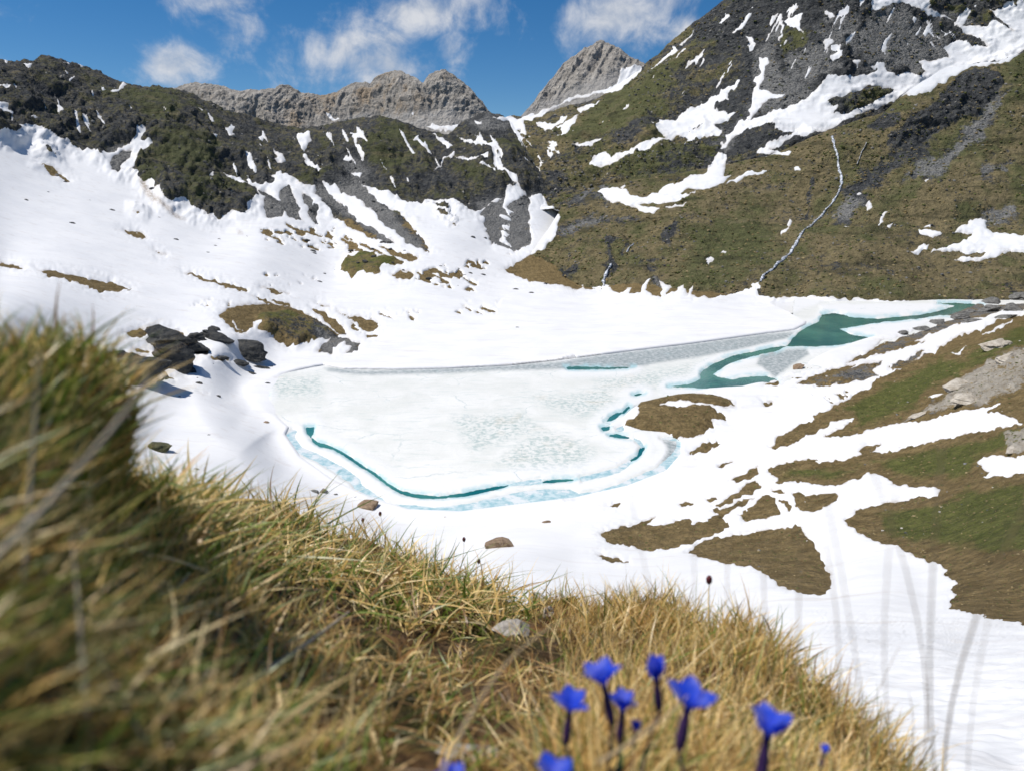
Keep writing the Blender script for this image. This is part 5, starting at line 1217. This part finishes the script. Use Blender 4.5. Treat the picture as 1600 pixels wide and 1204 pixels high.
finish(nt, c, .95, nt.math('ADD', nt.math('MULTIPLY', a2, .012), nt.math('MULTIPLY', a1, .02)), 1.0, 1.0, .1)
mound = pc.build('mound', m, np.zeros(pc.X.shape + (3,)), d_, snow=False, back=10, back_len=.12, back_drop=1.9, back_shift=.30, label='grassy peat mound in the foreground', cat='ground')[0]
mound_piece = pc


def mound_pt(px, py):
    j = np.clip(np.round((px - pc_x0) / 5.0).astype(int), 0, mound_piece.shape[1] - 1)
    yt, yb = mound_piece.Y[-1, j], mound_piece.Y[0, j]
    i_ = np.clip(np.round((py - yb) / (yt - yb) * (mound_piece.shape[0] - 1)).astype(int), 0, mound_piece.shape[0] - 1)
    return mound_piece.G[i_, j]


pc_x0 = mound_piece.X[0, 0]


def blade_mesh(root, up, lean, L, Wd, curve, colr, segs=5, droop=.35, side=None):
    n = len(root)
    s = np.linspace(0, 1, segs + 1)
    ax = np.cross(up, lean); ax /= np.linalg.norm(ax, axis=1, keepdims=True) + 1e-9
    if side is None:
        ang = np.random.RandomState(5).rand(n) * math.pi
        side = ax * np.cos(ang)[:, None] + lean * np.sin(ang)[:, None]
    V = np.zeros((n, segs + 1, 2, 3)); Cc = np.zeros((n, segs + 1, 2, 3))
    for k, t in enumerate(s):
        p_ = root + up * (L * (t - droop * curve * t * t))[:, None] + lean * (L * curve * t * t)[:, None]
        wd = Wd * (1 - t ** 2.2) * (.75 + .25 * min(1, t * 4)) + .00008
        V[:, k, 0] = p_ - side * (wd / 2)[:, None]; V[:, k, 1] = p_ + side * (wd / 2)[:, None]
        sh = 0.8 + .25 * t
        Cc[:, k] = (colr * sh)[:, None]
    idx = np.arange(n * (segs + 1) * 2).reshape(n, segs + 1, 2)
    F = np.stack([idx[:, :-1, 0], idx[:, :-1, 1], idx[:, 1:, 1], idx[:, 1:, 0]], -1).reshape(-1, 4)
    return V.reshape(-1, 3), F, Cc.reshape(-1, 3)


m_grass, nt = new_mat('grass_blade')
at = nt.n('ShaderNodeAttribute', attribute_name='tint').outputs['Color']
pos = nt.n('ShaderNodeNewGeometry').outputs['Position']
cc = nt.mix(nt.ramp(nt.noise(pos, 40, 3, .6), .35, .65, 0, .35), at, nt.mix(1.0, at, rgb(.55, .5, .4), 'MULTIPLY'))
df = nt.n('ShaderNodeBsdfPrincipled', {'Base Color': nt.mix(1.0, cc, rgb(.78, .78, .78), 'MULTIPLY'), 'Roughness': .42, 'Specular IOR Level': .4}).outputs[0]
tl = nt.n('ShaderNodeBsdfTranslucent', {'Color': nt.mix(1.0, cc, rgb(.5, .5, .42), 'MULTIPLY')}).outputs[0]
nt.n('ShaderNodeOutputMaterial', {'Surface': nt.n('ShaderNodeAddShader', {0: df, 1: tl}).outputs[0]})

STRAW = np.array([(.70, .55, .29), (.58, .43, .20), (.76, .64, .40), (.48, .32, .13), (.62, .45, .18)])
GREEN = np.array([(.12, .19, .03), (.17, .24, .045), (.24, .26, .07), (.08, .13, .02), (.30, .29, .09)])
BROWN = np.array([(.30, .17, .07), (.20, .12, .055), (.40, .25, .11)])


def blades(n, region, name, label, seed, green, straw, Lr, Wr, curve, leanx, spread, ys=None, group=None, up_j=.25, dens=None, segs=5, dark=1.0):
    r_ = np.random.RandomState(seed)
    lo = region.min(0); hi = region.max(0)
    px = lo[0] + (hi[0] - lo[0]) * r_.rand(n * 3); py = lo[1] + (hi[1] - lo[1]) * r_.rand(n * 3)
    d = poly_sd(px, py, region, 80.0)
    clump = fbm(np.stack([px / 45.0, py / 30.0, 0 * px + seed], -1), 3, .6)
    ok = (d + 18 * r_.normal(size=n * 3) > 0) & (clump + .5 * r_.rand(n * 3) > (dens if dens is not None else -.3)) & (py > lin(M_TOP, px))
    px, py = px[ok][:n], py[ok][:n]
    n = len(px)
    root = mound_pt(px, py) - np.array([0, 0, .003])
    # break the grid snapping of the roots
    tt = np.linalg.norm(root - np.array([0, 0, CAMZ]), axis=1)
    root = root + np.stack([r_.normal(size=n), r_.normal(size=n), 0 * tt], -1) * (tt * .004)[:, None]
    up = np.stack([up_j * r_.normal(size=n) + leanx * .5, up_j * r_.normal(size=n), np.ones(n)], -1); up /= np.linalg.norm(up, axis=1, keepdims=True)
    a = r_.rand(n) * 2 * math.pi
    lean = np.stack([np.cos(a) * spread + leanx, np.sin(a) * spread, 0 * a], -1); lean /= np.linalg.norm(lean, axis=1, keepdims=True) + 1e-9
    L = Lr[0] + (Lr[1] - Lr[0]) * r_.rand(n) ** 1.4
    if Lr[1] > .12:
        L = L * np.clip(tt / 1.9, .35, 1)
        Wr = (Wr[0] * .8, Wr[1] * .85)
    Wd = Wr[0] + (Wr[1] - Wr[0]) * r_.rand(n)
    cu = curve * (.2 + 1.3 * r_.rand(n))
    pk = r_.rand(n) + .22 * clump[ok][:n]
    colr = np.where((pk < green)[:, None], GREEN[r_.randint(len(GREEN), size=n)], np.where((pk < green + straw)[:, None], STRAW[r_.randint(len(STRAW), size=n)], BROWN[r_.randint(len(BROWN), size=n)]))
    colr = colr * (.75 + .5 * r_.rand(n))[:, None] * dark * np.array([1.12, 1.08, .95])
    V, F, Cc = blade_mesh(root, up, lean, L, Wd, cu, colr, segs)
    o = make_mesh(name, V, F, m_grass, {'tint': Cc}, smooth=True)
    return tag(o, label, 'grass', kind='stuff')


blades(4200, PX(230, 760, 300, 780, 420, 812, 550, 845, 680, 885, 800, 930, 850, 960, 780, 990, 640, 960, 480, 920, 330, 900, 250, 860), 'matted_grass', 'matted straw and green grass on the sunlit middle of the mound', 1, .46, .48, (.07, .18), (.0050, .0095), 1.15, -.05, 1.0, dens=-.02, up_j=.75, segs=7)
blades(2600, PX(60, 580, 120, 600, 200, 660, 255, 750, 310, 800, 360, 900, 330, 980, 220, 900, 120, 760), 'bank_grass', 'blurred olive grass on the bank between the left edge and the middle', 12, .45, .42, (.018, .045), (.0014, .0034), .6, .05, 1.0, dens=-.5, up_j=.5)
blades(2600, PX(300, 790, 420, 812, 550, 845, 680, 885, 800, 930, 790, 945, 660, 900, 540, 865, 420, 830, 310, 810), 'grass_fringe', 'upright dry grass fringe along the crest of the mound', 2, .28, .60, (.05, .13), (.0022, .0050), .45, .10, .9, dens=-.3)
blades(5200, PX(-250, 500, 0, 560, 110, 590, 185, 650, 240, 740, 280, 800, 220, 880, 100, 800, 0, 760, -250, 760), 'near_grass', 'tall blurred green grass at the left edge', 3, .60, .34, (.022, .058), (.0014, .0034), .45, .0, 1.0, dens=-.45, up_j=.3)
blades(4200, PX(-250, 740, 0, 740, 120, 800, 240, 840, 330, 930, 420, 1010, 500, 1080, 540, 1230, 460, 1330, -250, 1330), 'shaded_grass', 'tangled blurred grass in the lower left corner', 4, .46, .36, (.025, .075), (.0016, .0042), .9, .0, 1.0, dens=-.35, up_j=.6)
blades(3600, PX(380, 900, 560, 930, 760, 985, 860, 1000, 880, 1100, 760, 1230, 560, 1230, 440, 1080, 350, 980), 'sparse_grass', 'sparse brown grass and litter on bare peat in the foreground', 6, .30, .40, (.015, .06), (.0014, .0038), 1.1, .0, 1.0, dens=.30, up_j=.8)
blades(10500, PX(860, 955, 1000, 950, 1080, 955, 1150, 985, 1230, 1040, 1320, 1110, 1400, 1190, 1480, 1280, 1400, 1400, 900, 1330, 870, 1200, 880, 1060), 'golden_grass', 'dense golden dry grass on the right of the mound', 7, .20, .70, (.035, .11), (.0012, .0034), .5, .12, .9, dens=-.4, up_j=.35)
blades(2600, PX(870, 950, 1050, 950, 1150, 985, 1230, 1040, 1320, 1110, 1400, 1190, 1400, 1215, 1300, 1130, 1200, 1050, 1100, 995, 900, 970), 'tall_dry_grass', 'fine tall dry grass along the right rim of the mound', 8, .08, .80, (.06, .145), (.0008, .0018), .32, .25, .8, dens=-.5)


blades(3000, PX(840, 940, 950, 950, 1050, 953, 1150, 983, 1230, 1038, 1235, 1062, 1150, 1012, 1050, 985, 950, 982, 850, 975), 'crest_grass', 'thick straw grass on the crest of the right part of the mound', 17, .22, .62, (.04, .11), (.0016, .0040), .5, .05, 1.0, dens=-.6, up_j=.4)
blades(3400, PX(60, 545, 120, 555, 185, 590, 215, 690, 250, 760, 320, 850, 400, 940, 380, 985, 290, 900, 205, 800, 150, 680, 110, 610), 'flank_grass', 'ragged blurred grass hanging over the flank of the left hump', 18, .52, .36, (.03, .075), (.0014, .0036), .7, .12, 1.0, dens=-.6, up_j=.55)
blades(420, PX(1290, 1120, 1330, 1110, 1420, 1205, 1520, 1310, 1610, 1410, 1560, 1460, 1400, 1380, 1320, 1250), 'corner_grass', 'thin brown grass stems against the near snow in the lower right corner', 19, .05, .55, (.06, .17), (.0007, .0015), .35, .22, .9, dens=-.7, up_j=.3)
blades(1500, PX(820, 1130, 900, 1120, 1250, 1120, 1330, 1180, 1330, 1330, 820, 1330), 'flower_grass', 'blurred grass round the feet of the blue flowers', 15, .42, .46, (.04, .085), (.0016, .0036), .6, .05, 1.0, dens=-.5, up_j=.4)


# ------------------------------------------------------------------ single stalks and stems
def tube(pts, radii, sides=7):
    pts = np.array(pts, float); n = len(pts)
    tn = np.gradient(pts, axis=0); tn /= np.linalg.norm(tn, axis=1, keepdims=True)
    V = []; F = []
    ref = np.array([0.3, 1.0, .1])
    for i in range(n):
        a = np.cross(tn[i], ref); a /= np.linalg.norm(a); b = np.cross(tn[i], a)
        for k in range(sides):
            th_ = 2 * math.pi * k / sides
            V.append(pts[i] + radii[i] * (a * math.cos(th_) + b * math.sin(th_)))
    for i in range(n - 1):
        for k in range(sides):
            k2 = (k + 1) % sides
            F.append((i * sides + k, i * sides + k2, (i + 1) * sides + k2, (i + 1) * sides + k))
    return np.array(V), np.array(F)


def curve_pts(p0, p1, n, bow, seed=0):
    r_ = np.random.RandomState(seed)
    t = np.linspace(0, 1, n)[:, None]
    d = np.asarray(p1) - np.asarray(p0); L = np.linalg.norm(d)
    off = np.array([r_.normal(), r_.normal() * .3, r_.normal()]); off /= np.linalg.norm(off)
    return np.asarray(p0) + d * t + off * (bow * L) * (4 * t * (1 - t))


def dry_mat(name, a, b, sc=60):
    m_, nt_ = new_mat(name)
    p_ = nt_.n('ShaderNodeNewGeometry').outputs['Position']
    n_ = nt_.noise(p_, sc, 5, .6)
    finish(nt_, nt_.mix(nt_.ramp(n_, .3, .7), a, b), .7, n_, .3, .002, .3)
    return m_


M_STALK = dry_mat('dry_stalk', rgb(.58, .48, .33), rgb(.78, .69, .52))
nt = NT(M_STALK.node_tree)
cc = nt.mix(nt.noise(nt.n('ShaderNodeNewGeometry').outputs['Position'], 60, 4, .6), rgb(.62, .47, .27), rgb(.85, .72, .50))
df = nt.n('ShaderNodeBsdfPrincipled', {'Base Color': cc, 'Roughness': .5}).outputs[0]
tl = nt.n('ShaderNodeBsdfTranslucent', {'Color': cc}).outputs[0]
nt.n('ShaderNodeOutputMaterial', {'Surface': nt.n('ShaderNodeMixShader', {0: .5, 1: df, 2: tl}).outputs[0]})
M_STEMG = dry_mat('grey_stem', rgb(.22, .18, .13), rgb(.40, .34, .26))
M_HEAD = dry_mat('burnet_head', rgb(.05, .010, .014), rgb(.13, .025, .03), 300)
M_THIN = dry_mat('thin_stem', rgb(.16, .15, .06), rgb(.26, .20, .09))


def stalk(name, root_px, tip_px, tip_d, r0, label, group, mat, bow=.04, seed=0, root_d=None):
    p0 = mound_pt(np.array([root_px[0]], float), np.array([root_px[1]], float))[0] if root_d is None else P(root_px[0], root_px[1], root_d)
    p1 = P(tip_px[0], tip_px[1], tip_d)
    pts_ = curve_pts(p0, p1, 12, bow, seed)
    V, F = tube(pts_, np.linspace(r0, r0 * .35, 12), 6)
    return tag(make_mesh(name, V, F, mat), label, 'stalk', group)


STK = [((1560, 1440), (1472, 700), .29, .0011, 'long blurred pale stalk crossing the green turf at the right, leaning left'),
       ((1500, 1400), (1612, 770), .27, .0012, 'blurred pale stalk leaning right to the right frame edge'),
       ((1420, 1330), (1345, 690), .30, .0007, 'faint thin stalk in front of the snow tongue, leaning left'),
       ((1330, 1300), (1290, 770), .32, .0006, 'faint stalk in front of the small turf island, tip highest there'),
       ((1260, 1300), (1195, 815), .36, .0007, 'short blurred stalk over the left part of the lower turf island'),
       ((1250, 1330), (1250, 830), .34, .0008, 'upright blurred stalk over the middle of the lower turf island'),
       ((1280, 1320), (1290, 850), .36, .0007, 'blurred stalk over the right end of the lower turf island'),
       ((1190, 1290), (1140, 830), .40, .0006, 'thin stalk left of the lower turf island'),
       ((1170, 1300), (1085, 800), .42, .0005, 'very thin stalk tip over the snow below the islands'),
       ((1470, 1380), (1400, 760), .30, .0006, 'faint stalk leaning left over the snow tongue bend'),
       ((1600, 1480), (1560, 900), .34, .0005, 'thin stalk low in front of the near snow at the right'),
       ((1330, 1250), (1405, 1010), .62, .0006, 'short brown stalk standing against the rippled near snow'),
       ((1380, 1260), (1420, 1080), .66, .0006, 'reddish brown curved stalk against near snow by the right grass rim'),
       ((1100, 1290), (985, 770), .40, .0005, 'very thin faint stalk in front of the near lake shore')]
for k, (a, b, dd, rr, lb) in enumerate(STK):
    stalk('grass_stalk', a, b, dd, rr, lb, 'tall stalks rising at the right', M_STALK, .05, 40 + k)
stalk('dry_stem', (-150, 1010), (235, 590), .31, .0019, 'thick blurred grey dry stem slanting at the left edge', 'dry stems in the grass', M_STEMG, .03, 1, root_d=.23)
stalk('dry_stem', (32, 960), (62, 545), .33, .0011, 'upright blurred pale stem close to the left edge', 'dry stems in the grass', M_STEMG, .05, 2, root_d=.30)
stalk('dry_stem', (345, 1095), (545, 955), .86, .0036, 'straight grey dry stem lying in the middle of the mound', 'dry stems in the grass', M_STEMG, .01, 3, root_d=.50)
stalk('dry_stem', (300, 1260), (150, 1015), .30, .0014, 'short bent brown stem in the lower left grass', 'dry stems in the grass', M_STEMG, .25, 4, root_d=.30)
stalk('dry_stem', (135, 1120), (112, 840), .35, .0012, 'upright pale stem in the shaded left grass', 'dry stems in the grass', M_STEMG, .08, 5, root_d=.28)
stalk('dry_stem', (690, 1210), (905, 960), .60, .0010, 'thin blurred straw crossing left of the blue flowers', 'dry stems in the grass', M_STALK, .06, 6, root_d=.36)
stalk('dry_stem', (935, 1190), (1075, 1085), .44, .0010, 'blurred straw crossing in front of the flower stems', 'dry stems in the grass', M_STALK, .05, 7, root_d=.40)

for k, (x, y, rx, ry, dd, lb) in enumerate([(567, 812, 560, 858, 2.45, 'dark red burnet head at the mound crest below the tan rock'), (725, 842, 708, 905, 2.3, 'dark red burnet head on a tall stem left of the rusty boulder'),
                                           (748, 876, 740, 915, 2.2, 'purplish burnet head low in the fringe under the rusty boulder'), (594, 802, 590, 862, 2.45, 'small burnet head highest above the middle fringe'), (1108, 905, 1112, 985, 1.25, 'blurred brown seed head above the golden grass rim')]):
    base = mound_pt(np.array([rx], float), np.array([ry + 6.0]))[0]
    root = bpy.data.objects.new('burnet', None); col0.objects.link(root); root.location = tuple(base)
    tag(root, lb, 'seed head', 'dark seed heads above the grass')
    tip = P(x, y, dd)
    V, F = tube(curve_pts(base, tip, 8, .05, k), np.full(8, .0006), 5)
    make_mesh('stem', V - base, F, M_THIN, parent=root)
    v, f = ICO[3]
    hv = v * (1 + .18 * fbm(v * 4 + k, 2)[:, None]) * np.array([.0052, .0052, .0085])
    make_mesh('flower_head', hv + tip - base, f, M_HEAD, parent=root)

# stones and the boulder of the mound
def mound_rock(name, x, y, wpx, hpx, mat, seed, label, dz=.15, dist=None, depth=.8, sub=4):
    c = mound_pt(np.array([x], float), np.array([y], float))[0] if dist is None else P(x, y, dist)
    t = np.linalg.norm(c - np.array([0, 0, CAMZ]))
    w_, h_ = wpx * t / FPX * 1.1, hpx * t / FPX * 1.4
    return rock(name, c + np.array([0, 0, h_ * dz]), (w_, w_ * depth, h_), mat, seed, label, 'stones of the mound', seed * .7, (.1, .05), sub)


mound_rock('boulder', 378, 812, 108, 52, RM_BOULD, 81, 'weathered brown boulder behind the grass at the left of the crest', .12, 2.1, .8, 5)
mound_rock('stone', 806, 992, 76, 26, RM_STONE, 82, 'pale flat stone in the middle of the mound', .2)
mound_rock('stone', 858, 968, 22, 16, RM_STONE, 84, 'white pebble right of the flat pale stone', .3)
mound_rock('stone', 838, 928, 28, 16, RM_STONE, 85, 'pale pebble on the crest dip of the mound', .3)
mound_rock('stone', 735, 1170, 100, 24, RM_STONE, 86, 'blurred grey stone at the bottom left of the flowers', .1)
mound_rock('stone', 305, 948, 26, 15, RM_STONE, 88, 'small tan pebble in the shaded grass', .3)

# ------------------------------------------------------------------ spring gentians
m_pet, nt = new_mat('gentian_petal')
pos = nt.n('ShaderNodeNewGeometry').outputs['Position']
n_ = nt.noise(pos, 220, 3, .5)
cc = nt.mix(n_, rgb(.010, .045, .60), rgb(.03, .11, .88))
cc = nt.mix(nt.ramp(nt.noise(pos, 90, 3, .5), .46, .66, 0, .6), cc, rgb(.20, .24, .86))
df = nt.n('ShaderNodeBsdfPrincipled', {'Base Color': cc, 'Roughness': .5, 'Specular IOR Level': .35, 'Sheen Weight': .3}).outputs[0]
tl = nt.n('ShaderNodeBsdfTranslucent', {'Color': cc}).outputs[0]
nt.n('ShaderNodeOutputMaterial', {'Surface': nt.n('ShaderNodeMixShader', {0: .45, 1: df, 2: tl}).outputs[0]})
M_CAL = dry_mat('gentian_calyx', rgb(.030, .012, .06), rgb(.07, .03, .11), 200)
M_LEAF = dry_mat('gentian_leaf', rgb(.045, .085, .018), rgb(.08, .13, .03), 120)


def petal_mesh():
    """narrow base, widest past the middle, pointed tip, cupped along its length"""
    V = []; F = []
    prof = [(0, .0009), (.12, .0013), (.28, .0024), (.45, .0034), (.62, .0037), (.78, .0030), (.90, .0017), (1, .0002)]
    nw = 5
    for t, wd in prof:
        ang = math.radians(68 - 34 * t)           # rises steeply, then leans outwards
        r_ = .0012 + .0125 * (t * math.cos(ang) + .12 * t * t); z = .0125 * t * math.sin(ang) * .95
        for k in range(nw):
            u = -1 + 2 * k / (nw - 1)
            V.append((u * wd * 1.3, r_ - .0011 * u * u * (1 - .6 * t), z + .0005 * u * u))
    for i in range(len(prof) - 1):
        for k in range(nw - 1):
            F.append((i * nw + k, i * nw + k + 1, (i + 1) * nw + k + 1, (i + 1) * nw + k))
    return np.array(V), np.array(F)


pv, pf = petal_mesh()
pet0 = make_mesh('petal', pv, pf, m_pet, link=False)
pet_me = pet0.data


def gentian(px, py, d, sc, tilt, yaw, openv, label, seed, npet=5):
    head = P(px, py, d)
    gx = px - 10 + 20 * np.random.RandomState(seed).rand()
    # foot: on the ground under the head
    best = None
    cand = mound_piece.G.reshape(-1, 3)
    q_ = np.argmin((cand[:, 0] - head[0]) ** 2 + (cand[:, 1] - head[1] - .004) ** 2)
    base = cand[q_]
    root = bpy.data.objects.new('gentian', None); col0.objects.link(root); root.location = tuple(base)
    tag(root, label, 'flower', 'blue gentians in the foreground')
    hl = head - base
    ax = np.array([math.sin(tilt) * math.cos(yaw), math.sin(tilt) * math.sin(yaw), math.cos(tilt)])
    bot = hl - ax * .021 * sc
    st_ = curve_pts(np.zeros(3), bot, 8, .06, seed)
    V, F = tube(st_, np.full(8, .0008 * sc), 7); make_mesh('stem', V, F, M_CAL, parent=root)
    tb = np.array([bot + ax * .021 * sc * k for k in np.linspace(0, 1, 8)])
    V, F = tube(tb, np.array([.0012, .0021, .0025, .0025, .0023, .0020, .0017, .0019]) * sc, 10); make_mesh('calyx', V, F, M_CAL, parent=root)
    quat = Vector(tuple(ax)).to_track_quat('Z', 'Y')
    for k in range(npet):
        o = pet0.copy(); o.data = pet_me; col0.objects.link(o); o.parent = root
        o.location = tuple(hl)
        o.rotation_mode = 'QUATERNION'
        from mathutils import Quaternion
        o.rotation_quaternion = quat @ Quaternion((0, 0, 1), 2 * math.pi * k / npet + yaw + .3) @ Quaternion((1, 0, 0), (openv - .2) * .8 + .26 + .16 * math.sin(k * 2.1 + seed))
        o.scale = (sc, sc, sc)
    r_ = np.random.RandomState(seed)
    for k in range(3):
        a = r_.rand() * 6.28; h = np.linalg.norm(bot) * (.15 + .25 * k)
        p_ = st_[min(7, 1 + 2 * k)]
        V, F, Cc = blade_mesh(p_[None], np.array([[0, 0, 1.]]), np.array([[math.cos(a), math.sin(a), 0]]), np.array([.016 * sc]), np.array([.005]), np.array([.7]), np.ones((1, 3)), 6, .35, np.array([[-math.sin(a), math.cos(a), 0]]))
        make_mesh('leaf', V, F, M_LEAF, parent=root)


for k, (x, y, d, sc, tl_, yw, op, lb) in enumerate([
    (890, 1112, .46, .92, .10, .4, .25, 'leftmost of the large blue gentians, petals cupped'),
    (944, 1072, .45, 1.0, .25, 2.6, .35, 'tall blue gentian left of the highest one, tilted left'),
    (972, 1112, .47, .85, .10, 1.0, .45, 'blue gentian crowded just right of the tall left one'),
    (1026, 1062, .46, .95, .15, 3.6, .85, 'highest blue gentian with nearly closed petals'),
    (1074, 1108, .44, 1.12, .12, .2, .1, 'widely open blue gentian right of the highest one'),
    (1198, 1152, .42, 1.10, .12, .9, .30, 'blue gentian furthest right, petals in an open V'),
    (993, 1143, .46, .45, .1, 0, .6, 'small blue gentian bud between the stems'),
    (1287, 1178, .50, .42, .1, 0, .6, 'tiny blue gentian bud at the lower right in golden grass'),
    (702, 1224, .40, .7, .1, 0, .2, 'blue gentian cut by the bottom edge, furthest left'),
    (862, 1226, .40, .95, .1, .5, .2, 'blue gentian cut by the bottom edge under the leftmost large one'),
]):
    gentian(x, y, d, sc * 1.3, tl_, yw, op, lb, k + 3)
